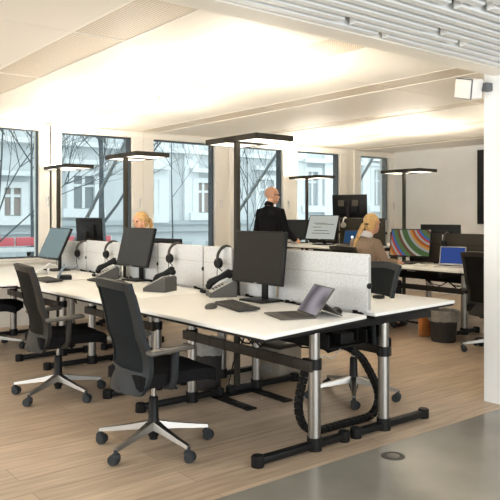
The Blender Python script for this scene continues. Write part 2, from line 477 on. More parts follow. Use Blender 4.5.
# window wall: the six openings are measured on the wall plane
ZSILL, ZHEAD = .82, 2.40
def wx(px): return at_y(px, 200, W_Y).x
wins = [(-62, 38.5), (60.5, 131.5), (152.5, 214), (237, 282), (296, 339), (359.5, 388)]
spans = [(wx(a), wx(b)) for a, b in wins]
wb = MB()
wb.span((X0, W_Y, -0.2), (W_X, W_Y+.15, ZSILL))
wb.span((X0, W_Y, ZHEAD), (W_X, W_Y+.15, 2.7))
last = X0
for a, b in spans:
    wb.span((last, W_Y, ZSILL), (a, W_Y+.15, ZHEAD)); last = b
wb.span((last, W_Y, ZSILL), (W_X, W_Y+.15, ZHEAD))
struct('wall_back', wb, M['cream'])
struct('trim_3', MB().span((X0, W_Y-.03, ZSILL-.06), (W_X-.03, W_Y, ZSILL-.03), .008), M['cream'])
for n, (a, b) in enumerate(spans):
    # cream casement set into the room face, dark outer jamb behind the pane
    f = MB(); t = .02
    y0, y1 = W_Y-.035, W_Y
    fw = .16
    f.span((a-fw, y0, ZHEAD), (b+fw, y1, ZHEAD+.08), .006)
    f.span((a-fw, y0, ZSILL-.025), (b+fw, y1, ZSILL), .006)
    f.span((a-fw, y0, ZSILL), (a, y1, ZHEAD), .006); f.span((b, y0, ZSILL), (b+fw, y1, ZHEAD), .006)
    wo = struct('window_%d' % (n+1), f, M['cream'])
    j = MB(); jd = .04 if n == 0 else .11
    j.span((b-.015, W_Y+.02, ZSILL), (b, W_Y+.02+jd, ZHEAD)); j.span((a, W_Y+.02, ZSILL), (a+.008, W_Y+.02+jd, ZHEAD))
    j.span((a, W_Y+.02, ZHEAD-.014), (b, W_Y+.02+jd, ZHEAD)); j.span((a, W_Y+.02, ZSILL), (b, W_Y+.02+jd, ZSILL+.02))
    struct('jamb', j, M['bronze'], wo)
    struct('pane', MB().span((a, W_Y+.012, ZSILL), (b, W_Y+.018, ZHEAD)), M['glass'], wo)
    h = MB(); h.box((b+.1, y0-.012, 1.55), (.022, .02, .06), bevel=.006); h.cyl((b+.1, y0-.02, 1.56), (b+.1, y0-.02, 1.45), .008)
    struct('window_handle', h, M['steel'], wo)

# white column at the corridor edge
cl = MB(); cl.span((4.36, 2.12, 0), (4.92, 2.80, 2.6), .004)
struct('column', cl, M['column'])

# ------------------------------------------------------------------ outside: street, facade, bare trees
GZ = -0.35
struct('street_pavement', MB().span((-16, W_Y+.3, GZ-.3), (40, 40, GZ)), M['pavement'])
FAC = 17.0
bld = thing('townhouse', 'pale blue-grey townhouse facade across the street behind the bare trees', 'building', (0, 0, 0))
part('facade', MB().span((-14, FAC, GZ), (44, FAC+.5, 14)), M['stucco'], bld, smooth=0)
cor = MB()
for (pa, pb, d) in ((221, 226, .12), (232, 234, .16)):
    za, zb = at_y(20, pb, FAC).z, at_y(20, pa, FAC).z
    cor.span((-14, FAC-d, za), (44, FAC, zb))
part('stone_band', cor, M['bandgrey'], bld, smooth=0)
part('cornice', MB().span((-14, FAC-.2, at_y(20, 143, FAC).z), (44, FAC, at_y(20, 138, FAC).z)), M['stone'], bld, smooth=0)
def fwin(pa, pb, ta, tb, m, hood=True):
    a, b = at_y(pa, 200, FAC).x, at_y(pb, 200, FAC).x
    zt, zb = at_y((pa+pb)/2, ta, FAC).z, at_y((pa+pb)/2, tb, FAC).z
    f = MB()
    for (u, v, e_) in (((a-.18, zb-.15), (a, zt+.15), .12), ((b, zb-.15), (b+.18, zt+.15), .12), ((a, zt), (b, zt+.15), .12), ((a-.3, zb-.25), (b+.3, zb-.02), .17)):
        f.span((u[0], FAC-e_, u[1]), (v[0], FAC+.02, v[1]))
    if hood: f.span((a-.3, FAC-.3, zt+.3), (b+.3, FAC, zt+.42))
    fo = part('window', f, M['stone'], bld, smooth=0)
    pn = MB(); pn.span((a, FAC-.03, zb), (b, FAC, zt)); part('window_pane', pn, m, fo, smooth=0)
    mb_ = MB(); mb_.span(((a+b)/2-.04, FAC-.06, zb), ((a+b)/2+.04, FAC-.03, zt)); mb_.span((a, FAC-.052, zb+(zt-zb)*.66), (b, FAC-.03, zb+(zt-zb)*.66+.07))
    part('mullion', mb_, M['stone'], fo, smooth=0)
fwin(3, 20, 188, 215, M['winbrown']); fwin(72, 93, 176, 208, M['windark']); fwin(143, 157, 180, 214, M['windark'])
fwin(196, 208, 183, 212, M['winbrown']); fwin(258, 272, 180, 212, M['winpale']); fwin(306, 316, 172, 205, M['winpale']); fwin(372, 379, 170, 205, M['winpale'])
pil = MB()
for px in (160, 190, 300, 328, 366, 384):
    x = at_y(px, 200, FAC).x; pil.span((x-.25, FAC-.095, at_y(px, 221, FAC).z), (x+.25, FAC, 6))
part('pilaster', pil, M['stone'], bld, smooth=0)
low = MB()
for px in (20, 60, 105, 165, 230, 300): 
    x = at_y(px, 240, FAC).x; low.span((x-.9, FAC-.05, GZ), (x+.9, FAC, .55))
part('basement_opening', low, M['bandgrey'], bld, smooth=0)

bar = thing('street_barrier', 'low red and white street barrier seen through the left windows', 'barrier', (0, 0, 0))
xa, xb = at_y(-40, 240, 12.0).x, at_y(112, 240, 12.0).x
zt, zb = at_y(20, 237.5, 12.0).z, at_y(20, 246, 12.0).z
b1 = MB(); n = 6
for i in range(n):
    u, v = xa+(xb-xa)*i/n, xa+(xb-xa)*(i+1)/n
    b1.span((u+.02, 12.0, zb), (v-.02, 12.05, zt), .01)
part('red_board', b1, M['red'], bar)
part('white_board', MB().span((xa, 12.0, zb-.11), (xb, 12.05, zb-.03), .01), M['stone'], bar)
ft = MB()
for i in range(n+1):
    u = xa+(xb-xa)*i/n; ft.span((u-.03, 12.05, GZ), (u+.03, 12.1, zt)); ft.span((u-.05, 11.8, GZ), (u+.05, 12.35, GZ+.08))
part('barrier_post', ft, M['stone'], bar)

def tree(px, yy, r0, label, seed, fork=2.1, n0=5, maxd=5, lean=0.0, spread=.75):
    rnd = random.Random(seed)
    p = at_y(px, 240, yy); t = thing('bare_tree', label, 'tree', (p.x, yy, GZ), 0, 'bare street trees')
    tr, brn = MB(), MB()
    trunk = [(0, 0, 0), (.02, 0, fork*.5), (lean*.5, .02, fork), (lean, .03, fork*1.7), (lean*1.4, .05, fork*2.6)]
    tr.tube(trunk, [r0*.9, r0*.7, r0*.45, r0*.28, r0*.12], 10)
    part('trunk', tr, M['bark'], t)
    def grow(p, d, L, r, depth):
        q = p; pts = [p]; rs = [r]
        for s_ in range(3):
            d = (d + Vector((rnd.uniform(-.18, .18), rnd.uniform(-.18, .18), rnd.uniform(-.05, .14)))).normalized()
            q = q + d*L/3; pts.append(q); rs.append(r*(1-.15*(s_+1)))
        brn.tube(pts, rs, 5 if depth > 1 else 7)
        if depth >= maxd: return
        for _ in range(4 if depth < 2 else 2):
            k_ = rnd.choice((1, 2, 3)); base = pts[k_]
            dd = (d + Vector((rnd.uniform(-1, 1), rnd.uniform(-.7, .7), rnd.uniform(-.35, .75)))*.8).normalized()
            grow(base, dd, L*rnd.uniform(.6, .8), max(.0035, r*.55), depth+1)
    for i in range(n0):
        a = 2*PI*i/n0+rnd.uniform(-.4, .4); z = fork*(.82+.28*i)
        if z > fork*2.5: z = fork*2.4
        x_ = lean*max(0, (z/fork-.6))*.9
        grow(Vector((x_, 0, z)), Vector((math.cos(a)*spread, math.sin(a)*.4, rnd.uniform(.5, 1.0))).normalized(), 1.5, r0*.27, 0)
    part('branches', brn, M['bark'], t)
tree(102, 11.6, .11, 'forked bare street tree with thick trunk in the second window from left', 3, 1.85, 7)
tree(-8, 10.2, .05, 'bare street tree branching across the leftmost window', 11, 1.5, 7, lean=.15)
tree(32, 14.0, .06, 'thin bare tree at the right edge of the leftmost window', 21, 2.0, 6)
tree(248, 12.5, .045, 'slender bare sapling left of the bald man in the fourth window', 5, 1.5, 8, 4, spread=.5)
tree(172, 14.5, .03, 'thin bare twigs of a young tree in the third window from left', 9, 2.6, 3, 3)

def brace(p, q, yy, label):
    a, b = at_y(*p, yy), at_y(*q, yy)
    m = MB(); m.tube([a, b], .026, 8)
    t = thing('steel_brace', label, 'brace', (0, 0, 0), 0, 'diagonal steel braces outside the windows')
    part('rod', m, M['brace'], t)
    e = MB(); e.span((a.x-.05, W_Y+.16, a.z-.06), (a.x+.05, yy+.03, a.z+.06)); part('bracket', e, M['brace'], t, smooth=0)
    e = MB(); e.span((b.x-.05, W_Y+.16, b.z-.06), (b.x+.05, yy+.03, b.z+.06)); part('bracket', e, M['brace'], t, smooth=0)
brace((133, 127), (50, 290), 8.6, 'grey diagonal steel brace outside the second window from left')
brace((287, 138), (229, 226), 8.6, 'grey diagonal steel brace outside the window behind the bald man')
brace((379, 147), (343, 210), 8.6, 'grey diagonal steel brace outside the rightmost window')

# ------------------------------------------------------------------ bench desks
def bench(label, z, front, rear, legs, xf, xr, tray, row, seat_group):
    """front, rear: tabletop outlines; legs: y of each leg frame; xf, xr: pole x"""
    t = thing('bench_desk', label, 'desk', (0, 0, 0), 0, row)
    for poly in (front, rear):
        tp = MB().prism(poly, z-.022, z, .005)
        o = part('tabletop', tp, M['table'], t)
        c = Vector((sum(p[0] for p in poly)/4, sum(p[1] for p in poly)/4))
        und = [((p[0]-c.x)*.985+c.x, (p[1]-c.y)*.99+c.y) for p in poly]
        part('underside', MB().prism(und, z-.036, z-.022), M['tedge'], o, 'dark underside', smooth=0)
    for ly in legs:
        for x, f0, f1 in ((xf, xf-.445, xf+.27), (xr, xr-.28, xr+.425)):
            lg = MB(); lg.cyl((x, ly, .03), (x, ly, z-.255), .036, seg=24)
            lo = part('leg', lg, M['chrome'], t, 'polished tubular leg')
            up = MB().cyl((x, ly, z-.26), (x, ly, z-.075), .031, seg=20); part('inner_tube', up, M['chrome'], lo)
            cr = MB(); cr.cyl((x, ly, z-.285), (x, ly, z-.225), .042); cr.box((x-.03, ly, z-.255), (.05, .03, .045), bevel=.006)
            part('collar', cr, M['black'], lo, 'black collar')
            part('base_collar', MB().cyl((x, ly, .0), (x, ly, .075), .044), M['black'], lo, 'black collar at the floor')
            ft = MB(); ft.box(((f0+f1)/2, ly, .032), (f1-f0-.05, .052, .04), bevel=.008)
            for q in (f0+.026, f1-.026): ft.lathe([(0, .0), (.034, .0), (.036, .01), (.036, .055), (.03, .062), (0, .062)], (q, ly, 0), 18)
            part('foot', ft, M['black'], t, 'black floor foot')
        hd = MB(); hd.box(((xf+xr)/2, ly, z-.058), (xr-xf+.9, .05, .045), bevel=.004)
        part('head_beam', hd, M['blackmatte'], t)
    bm_ = MB(); y0, y1 = min(legs), max(legs)
    for x in (xf-.03,):
        bm_.box((x-.02, (y0+y1)/2, z-.262), (.022, y1-y0+.06, .062), bevel=.003)
        s_ = y0+.12
        while s_ < y1-.05: bm_.box((x-.02, s_, z-.262), (.027, .006, .066)); s_ += .17
    part('cable_beam', bm_, M['umber'], t)
    bm2 = MB(); bm2.box((xr+.03, (y0+y1)/2, z-.262), (.022, y1-y0+.06, .05), bevel=.003); part('cable_beam', bm2, M['umber'], t)
    tr = MB(); xm = (xf+xr)/2; tw = .17
    tr.span((xm-tw, y0-tray, z-.2), (xm+tw, y1+tray, z-.19)); tr.span((xm-tw, y0-tray, z-.2), (xm-tw+.01, y1+tray, z-.11)); tr.span((xm+tw-.01, y0-tray, z-.2), (xm+tw, y1+tray, z-.11))
    for q in (y0+.1, (y0+y1)/2, y1-.1): tr.span((xm-tw, q-.012, z-.2), (xm-tw+.02, q+.012, z-.034)); tr.span((xm+tw-.02, q-.012, z-.2), (xm+tw, q+.012, z-.034))
    part('cable_tray', tr, M['blackmatte'], t, smooth=0)
    rnd = random.Random(int(y0*100))
    yy = y0-tray+.08
    while yy < y1+tray-.05:
        ps = MB(); ps.box((xm+rnd.uniform(-.09, .09), yy, z-.155), (rnd.uniform(.05, .12), rnd.uniform(.05, .14), rnd.uniform(.04, .07)), bevel=.006); yy += .17
        part('power_socket', ps, M['black'], t)
    cb = MB()
    for i in range(5):
        ya = rnd.uniform(y0, y1-.5); x_ = xm+rnd.uniform(-.12, .12)
        cb.tube([(x_, ya, z-.17), (x_-.05, ya+.12, z-.23-.05*rnd.random()), (x_+.04, ya+.3, z-.27-.06*rnd.random()), (x_, ya+.48, z-.17)], .006, 6)
    part('cable', cb, M['rubber'], t)
    return t
T = .75
c1, c2 = at_z(265, 336, T), at_z(375, 312.6, T)
c3, c4 = at_z(378, 312, T), at_z(455, 300.3, T)
g1 = 'white bench desks of the near row'
bench('white double bench desk nearest the camera, with the open tablet on it', T,
      [(c1.x, c1.y), (3.05, 2.745), (3.05, 4.33), (2.10, 4.33)],
      [(3.15, 2.765), (c4.x, c4.y), (4.07, 4.33), (3.15, 4.33)], [2.82, 4.10], 2.69, 3.29, -.02, g1, 0)
bench('white double bench desk in the middle of the near row, by the second chair', T,
      [(2.10, 4.345), (3.05, 4.345), (3.05, 5.86), (2.04, 5.86)],
      [(3.15, 4.345), (4.07, 4.345), (4.07, 5.86), (3.15, 5.86)], [4.56, 5.72], 2.67, 3.29, 0, g1, 0)
bench('white double bench desk of the near row closest to the windows', T,
      [(1.92, 5.92), (3.05, 5.92), (3.05, 7.95), (1.92, 7.95)],
      [(3.15, 5.92), (4.07, 5.92), (4.07, 7.95), (3.15, 7.95)], [6.22, 7.6], 2.6, 3.29, 0, g1, 0)
g2 = 'white bench desks of the far row'
TB = .93
def rect(a, b, c, d): return [(a, c), (b, c), (b, d), (a, d)]
bench('white far-row bench desk with the banded colour monitor', T, rect(6.2, 7.0, 4.28, 5.9), rect(7.1, 7.95, 4.28, 5.9), [4.5, 5.65], 6.62, 7.5, 0, g2, 0)
bench('raised white far-row bench desk where the bald man stands', TB, rect(6.2, 7.0, 5.95, 7.85), rect(7.1, 7.95, 5.95, 7.85), [6.2, 7.6], 6.62, 7.5, 0, g2, 0)
bench('white far-row bench desk partly hidden by the white column', T, rect(6.2, 7.0, 2.7, 4.25), rect(7.1, 7.95, 2.7, 4.25), [2.95, 4.0], 6.62, 7.5, 0, g2, 0)

# ------------------------------------------------------------------ partitions on the benches
def partition(x, y0, y1, z0, z1, m, label, group, tiles=True, edge=None):
    t = thing('desk_partition', label, 'partition', (x, (y0+y1)/2, z0), 0, group)
    L, H = y1-y0, z1-z0
    p = MB(); p.box((0, 0, H/2), (.032, L, H), bevel=.008)
    po = part('fabric_panel', p, m, t)
    if tiles:
        s_ = MB(); s_.box((0, 0, H*.63), (.0335, L-.004, .005)); 
        part('seam', s_, M['piping'] if m is M['fab_lt'] else M['blackmatte'], po)
    b = MB()
    for q in (-L/2+.1, L/2-.1):
        b.span((-.035, q-.02, -.028), (.035, q+.02, -.012)); b.span((-.02, q-.02, -.024), (.02, q+.02, .01))
    part('clamp', b, M['blackmatte'], t)
    e = MB()
    for q in (-L/2, L/2): e.box((0, q, H*.5), (.022, .008, H*.9), bevel=.002)
    part('edge_trim', e, edge or M['silver'], t)
    kn = MB()
    for q in (-L/2, L/2): kn.ell((0, q, H*.46), (.02, .012, .02))
    part('joint_knob', kn, M['black'], t)
gp = 'light grey felt partitions of the near row'
PX_ = 3.1
partition(PX_, 2.77, 3.60, T+.005, 1.112, M['fab_lt'], 'pale grey felt partition at the near end of the front row, behind the tablet', gp, True, M['silver'])
partition(PX_, 3.63, 4.05, T+.005, 1.105, M['fab_lt'], 'short pale felt partition hidden behind the nearest large monitor', gp, True, M['beige'])
partition(PX_, 4.15, 4.53, T+.005, 1.10, M['fab_lt'], 'pale grey felt partition just left of the nearest large monitor', gp)
partition(PX_, 4.55, 5.25, T+.005, 1.10, M['fab_lt'], 'grey felt partition between the second monitor and the third lamp post', gp)
partition(PX_, 5.27, 5.86, T+.005, 1.095, M['fab_lt'], 'grey felt partition behind the second large monitor', gp)
partition(PX_, 5.99, 6.75, T+.005, 1.08, M['fab_lt'], 'beige-lit felt partition left of the second large monitor', gp)
partition(PX_, 6.77, 7.55, T+.005, 1.06, M['fab_lt'], 'felt partition closest to the windows, by the leftmost monitor', gp)
gq = 'dark taupe felt partitions of the far row'
partition(7.05, 4.30, 5.08, T+.005, 1.125, M['fab_dk'], 'dark taupe felt partition behind the cobalt laptop', gq)
partition(7.05, 5.10, 5.60, T+.005, 1.125, M['fab_dk'], 'dark taupe felt partition behind the banded colour monitor', gq)
partition(7.05, 5.80, 5.92, T+.005, 1.125, M['fab_dk'], 'narrow dark felt partition right of the seated woman in the blazer', gq)
partition(7.05, 6.0, 6.85, TB+.005, 1.305, M['fab_dk'], 'dark felt partition on the raised desk behind the document screen', gq)
partition(7.05, 6.87, 7.50, TB+.005, 1.305, M['fab_dk'], 'dark grey felt partition on the raised desk right of the bald man', gq)
partition(7.05, 2.75, 4.27, T+.005, 1.125, M['fab_dk'], 'dark taupe felt partition running behind the white column', gq)

# ------------------------------------------------------------------ office chairs (sitter faces +x)
def make_chair(label, shell, meshm, back_only=False):
    t = thing('office_chair', label, 'chair', (0, 0, 0), 0, 'swivel office chairs with mesh backs')
    hub = MB(); hub.lathe([(0, .07), (.03, .07), (.034, .09), (.036, .15), (.03, .165), (.028, .29), (.02, .3), (0, .3)], seg=20)
    hub.cyl((0, 0, .05), (0, 0, .08), .024)
    part('gas_column', hub, M['black'], t)
    part('piston', MB().cyl((0, 0, .29), (0, 0, .37), .014), M['chrome'], t)
    for k in range(5):
        a = 0.0; d = Vector((1, 0, 0)); s_ = Vector((-d.y, d.x, 0))
        lg = MB(); A = []
        prof = [(.025, .135, .03, .045), (.12, .118, .022, .032), (.24, .098, .017, .024), (.335, .085, .014, .018)]
        for (r_, z_, w_, h_) in prof:
            c = d*r_+Vector((0, 0, z_))
            A.append([lg.bm.verts.new(c+s_*w_*i+Vector((0, 0, h_*j*.5))) for i, j in ((-1, -1), (1, -1), (.7, 1), (-.7, 1))])
        for i in range(3):
            for j in range(4): lg.bm.faces.new((A[i][j], A[i][(j+1) % 4], A[i+1][(j+1) % 4], A[i+1][j]))
        lg.bm.faces.new(A[0]); lg.bm.faces.new(A[3])
        lo = part('leg', lg, M['chrome'], t, 'polished aluminium star leg')
        lo.rotation_euler = (0, 0, 2*PI*k/5)
        cs = MB(); c = d*.33
        cs.cyl(c+Vector((0, 0, .085)), c+Vector((0, 0, .05)), .012)
        cs.ell(c+Vector((0, 0, .05)), (.026, .026, .02))
        sw = .7+1.9*k; w_ = Vector((math.cos(sw), math.sin(sw), 0))
        c2_ = c+Vector((w_.y, -w_.x, 0))*.012
        for q in (-1, 1): cs.cyl(c2_+w_*q*.008+Vector((0, 0, .031)), c2_+w_*q*.026+Vector((0, 0, .031)), .030, .026, 18)
        part('caster', cs, M['wheel'], lo, 'dark grey twin-wheel caster')
    me = MB(); me.box((-.02, 0, .385), (.26, .16, .05), bevel=.015); me.box((-.16, 0, .37), (.14, .08, .04), bevel=.01); me.tube([(.04, -.08, .385), (.04, -.2, .38)], .008)
    part('tilt_mechanism', me, M['black'], t)
    st = MB()
    def seatfn(u, v):
        hw = .225*(1-.10*max(0, v-.6)**2/.16); x = -.19+v*.5
        z = .452 - .030*max(0, (v-.72)/.28)**2 + .012*u*u - .02*(1-min(1, v/.12))
        e_ = abs(u)**6; return Vector((x, u*hw*(1-.06*(abs(v-.5)*2)**8), z-.02*e_)), Vector((0, 0, 1))
    us = [-1+.125*i for i in range(17)]; vs_ = [i/14 for i in range(15)]
    st.sheet(seatfn, us, vs_, .065); part('seat', st, M['seat'], t, smooth=60)
    pan_ = MB(); pan_.box((.03, 0, .412), (.40, .38, .02), bevel=.01); part('seat_pan', pan_, M['black'], t)
    # back: curved frame with a mesh field, leaning backwards
    def back(u, v):
        z = .365+v*.63
        x = -.205 - .03*math.sin(min(1, v/.5)*PI)*-1 - .085*max(0, v-.3)**1.5/.586 - .02*(1-v)**4
        hw = .24 - .012*v - .045*(1-min(1, v/.2))**2
        return Vector((x+.055*u*u*(1-.4*v), u*hw, z-.012*(v > .9)*u*u)), Vector((1, 0, .15)).normalized()
    fr = MB()
    ui = [-.80+.1*i for i in range(17)]
    fr.sheet(back, [-1, -.93, -.86, -.80], [i/24 for i in range(25)], .026)
    fr.sheet(back, [.80, .86, .93, 1], [i/24 for i in range(25)], .026)
    fr.sheet(back, ui, [0, .04, .08, .12, .16, .2], .022)
    fr.sheet(back, ui, [.925, .95, .975, 1], .03)
    part('back_frame', fr, shell, t, smooth=50)
    ms = MB(); ms.sheet(back, ui, [.19+.0308*i for i in range(25)], .006); part('back_mesh', ms, meshm, t, smooth=60)
    lm = MB(); lm.sheet(lambda u, v: (back(u, v)[0]+Vector((.022, 0, 0)), back(u, v)[1]), ui, [.40, .43, .46, .49], .008); part('lumbar_strap', lm, shell, t, smooth=50)
    for s_ in (-1, 1):
        ar = MB(); ar.tube([(-.03, s_*.19, .40), (-.02, s_*.255, .41), (-.01, s_*.268, .46), (-.005, s_*.268, .60)], [.018, .022, .026, .026], 10, flat=.75)
        ao = part('armrest', ar, shell, t)
        pd = MB(); pd.box((-.03, s_*.262, .612), (.27, .075, .026), (0, R(-3), 0), bevel=.011, seg=3); part('arm_pad', pd, M['armpad'], ao, 'lighter grey arm pad')
    return t
ch1 = make_chair('blue-grey mesh office chair nearest the camera, with silver star base', M['chairgrey'], M['chairmesh'])
ch2 = make_chair('warm grey mesh office chair left of the nearest chair, second from the left edge', M['chairwarm'], M['chairwmesh'])
# ch1/ch2 are placed with the star base turned as in the photo
def place(o, x, y, rz): o.location = (x, y, 0); o.rotation_euler = (0, 0, rz)
def turn_base(o, a):
    for c in o.children:
        if c.name.split('.')[0] == 'leg': c.rotation_euler[2] += a
place(ch1, 1.985, 3.43, R(-3)); turn_base(ch1, R(-10.5))
place(ch2, 2.00, 4.87, R(-5))
dup(ch2, (2.12, 6.95, 0), R(-30), 'office chair cut by the left edge of the photo, only seat and base showing')
dup(ch1, (3.70, 3.46, 0), R(162), 'office chair tucked under the rear side of the nearest desk')
dup(ch2, (4.25, 7.55, 0), R(180), 'office chair of the woman seated near the left windows')
dup(ch2, (5.93, 5.46, 0), R(-6), 'office chair behind the seated woman in the taupe blazer')
dup(ch2, (6.02, 3.72, 0), R(-4), 'office chair at the far right, cut by the white column')

# ------------------------------------------------------------------ monitors (screen faces local -x)
def monitor(label, loc, rz, zc, w, h, tilt, scr, group='flat office monitors', back=False, rest=None):
    t = thing('monitor', label, 'monitor', loc, rz, group)
    b = MB(); b.box((.02, 0, .007), (.2, .25, .014), bevel=.005); part('stand_base', b, M['black'], t)
    n = MB(); n.box((.055, 0, zc*.5), (.022, .055, zc), bevel=.006); part('stand_neck', n, M['black'], t)
    Mx = Matrix.Rotation(tilt, 4, 'Y')
    c = Vector((-.0, 0, zc))
    hs = MB(); hs.box(c, (.026, w, h), Mx, bevel=.004)
    hs.box(c+Mx.to_3x3() @ Vector((.026, 0, 0)), (.034, w*.55, h*.55), Mx, bevel=.012)
    ho = part('housing', hs, M['bezel'], t)
    sc_ = MB(); sc_.box((0, 0, 0), (.003, w-.024, h-.026))
    so = part('screen', sc_, scr, t, smooth=0)
    so.location = c+Mx.to_3x3() @ Vector((-.0135, 0, .003)); so.rotation_euler = (0, tilt, 0)
    bd = MB(); bd.box(c+Mx.to_3x3() @ Vector((-.0145, 0, -h/2+.006)), (.003, .03, .004), Mx); part('badge', bd, M['silver'], ho)
    if back:
        for q in (-.12, .12):
            v = MB(); v.box(c+Mx.to_3x3() @ Vector((.044, q, .05)), (.002, .1, .09), Mx); part('rating_sticker', v, M['sticker'], ho)
        cb = MB(); cb.box(c+Mx.to_3x3() @ Vector((.05, 0, .03)), (.02, .09, .1), Mx, bevel=.006); part('mount_plate', cb, M['bezel'], ho)
    else:
        v = MB(); v.box(c+Mx.to_3x3() @ Vector((.0135, 0, h*.4)), (.002, w*.55, .012), Mx); part('vent_slot', v, M['blackmatte'], ho)
    return t
TL = 5.5
monitor('large dark monitor nearest the camera, beside the tablet', (2.95, 3.65, T), 0, .305, .55, .365, R(6), M['screen_off'])
p = at_z(145, 281, T); monitor('dark monitor in the middle of the near row, second from the left', (3.0, 5.50, T), R(3), .305, .53, .36, R(14), M['screen_off2'])
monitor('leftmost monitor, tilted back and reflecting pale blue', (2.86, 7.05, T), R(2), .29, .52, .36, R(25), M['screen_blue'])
monitor('raised black monitor seen from behind by the left windows', (3.42, 7.40, T), R(190), .41, .50, .31, R(4), M['screen_off'], back=False)
monitor('black monitor seen from behind, right of the blond woman at the windows', (3.62, 5.98, T), R(190), .19, .46, .34, R(4), M['screen_off'])
d1 = monitor('monitor showing a pale document beside the standing man', (6.68, 6.84, TB), R(12), .24, .50, .37, R(20), M['lcdgrey'])
tx = MB()
for i, (y_, z_, l_) in enumerate(((.10, .06, .22), (.14, .0, .14), (.02, .045, .3), (.06, -.05, .24), (.06, -.09, .3))): tx.box((-.002, y_-.06, z_), (.002, l_, .008))
sc_o = [c for c in d1.children if c.name.startswith('screen')][0]
part('text_line', tx, M['textgrey'], sc_o, smooth=0)
monitor('dark monitor standing in for the felt partition just right of the bald man', (6.82, 7.52, TB), R(4), .2, .50, .30, R(6), M['screen_off2'])  # monitor added where the dark felt partition would continue
monitor('tall raised black monitor seen from behind, above the blond ponytail', (7.42, 7.02, TB), R(194), .55, .58, .35, R(3), M['screen_off'], back=True)
monitor('monitor with a banded multicolour picture in front of the seated woman', (6.88, 5.46, T), R(16), .245, .54, .36, R(13), M['screen_band'])
monitor('black monitor rising behind the dark partition near the wall lamp', (7.45, 5.42, T), R(192), .30, .55, .35, R(3), M['screen_off'])

# ------------------------------------------------------------------ floor lamps
def lamp(label, x, y, hx=.14, hy=.04, base=True):
    t = thing('floor_lamp', label, 'lamp', (x, y, 0), 0, 'tall office lamps with flat heads')
    b = MB(); b.box((-.03, -.02, .006), (.42, .1, .012), bevel=.003); b.box((-.2, -.24, .006), (.085, .40, .012), bevel=.003); b.box((.135, -.24, .006), (.085, .40, .012), bevel=.003)
    part('base', b, M['blackmatte'], t)
    part('pole', MB().box((0, 0, .967), (.045, .028, 1.92), bevel=.004), M['lampmetal'], t)
    z = 1.928; hl, hw, th = .65, .36, .042
    h = MB()
    cx_, cy_ = hx, hy
    h.span((cx_-hw/2, cy_-hl/2, z-th/2), (cx_-hw/2+.012, cy_+hl/2, z+th/2)); h.span((cx_+hw/2-.012, cy_-hl/2, z-th/2), (cx_+hw/2, cy_+hl/2, z+th/2))
    h.span((cx_-hw/2, cy_-hl/2, z-th/2), (cx_+hw/2, cy_-hl/2+.012, z+th/2)); h.span((cx_-hw/2, cy_+hl/2-.012, z-th/2), (cx_+hw/2, cy_+hl/2, z+th/2))
    h.span((cx_-hw/2, cy_-.06, z-th/2), (cx_+hw/2, cy_+.06, z+th/2))
    ho = part('lamp_head', h, M['lampmetal'], t, smooth=0)
    d, u = MB(), MB()
    for s_ in (-1, 1):
        a, c = (cy_-hl/2+.012, cy_-.06) if s_ < 0 else (cy_+.06, cy_+hl/2-.012)
        d.span((cx_-hw/2+.012, a, z-th/2+.004), (cx_+hw/2-.012, c, z-th/2+.008))
        u.span((cx_-hw/2+.03, a+.02, z+th/2-.008), (cx_+hw/2-.03, c-.02, z+th/2-.004))
    part('diffuser', d, M['lamp_dn'], ho, smooth=0); part('uplight', u, M['lamp_up'], ho, smooth=0)
    return t
l3 = lamp('tall floor lamp in the centre, beside the nearest large monitor', 3.1, 4.10)
dup(l3, (3.1, 5.89, 0), 0, 'tall floor lamp above the second monitor, second lamp from the left')
dup(l3, (3.2, 8.0-.22, 0), 0, 'leftmost tall floor lamp, beside the left windows')
dup(l3, (7.05, 7.56, 0), 0, 'floor lamp to the right of the bald man')
dup(l3, (7.05, 5.70, 0), 0, 'floor lamp nearest the white back wall, rightmost lamp')
dup(l3, (7.05, 3.45, 0), 0, 'added floor lamp out of view past the white column, brightening the back wall')  # extra lamp outside the frame, added to brighten the far wall

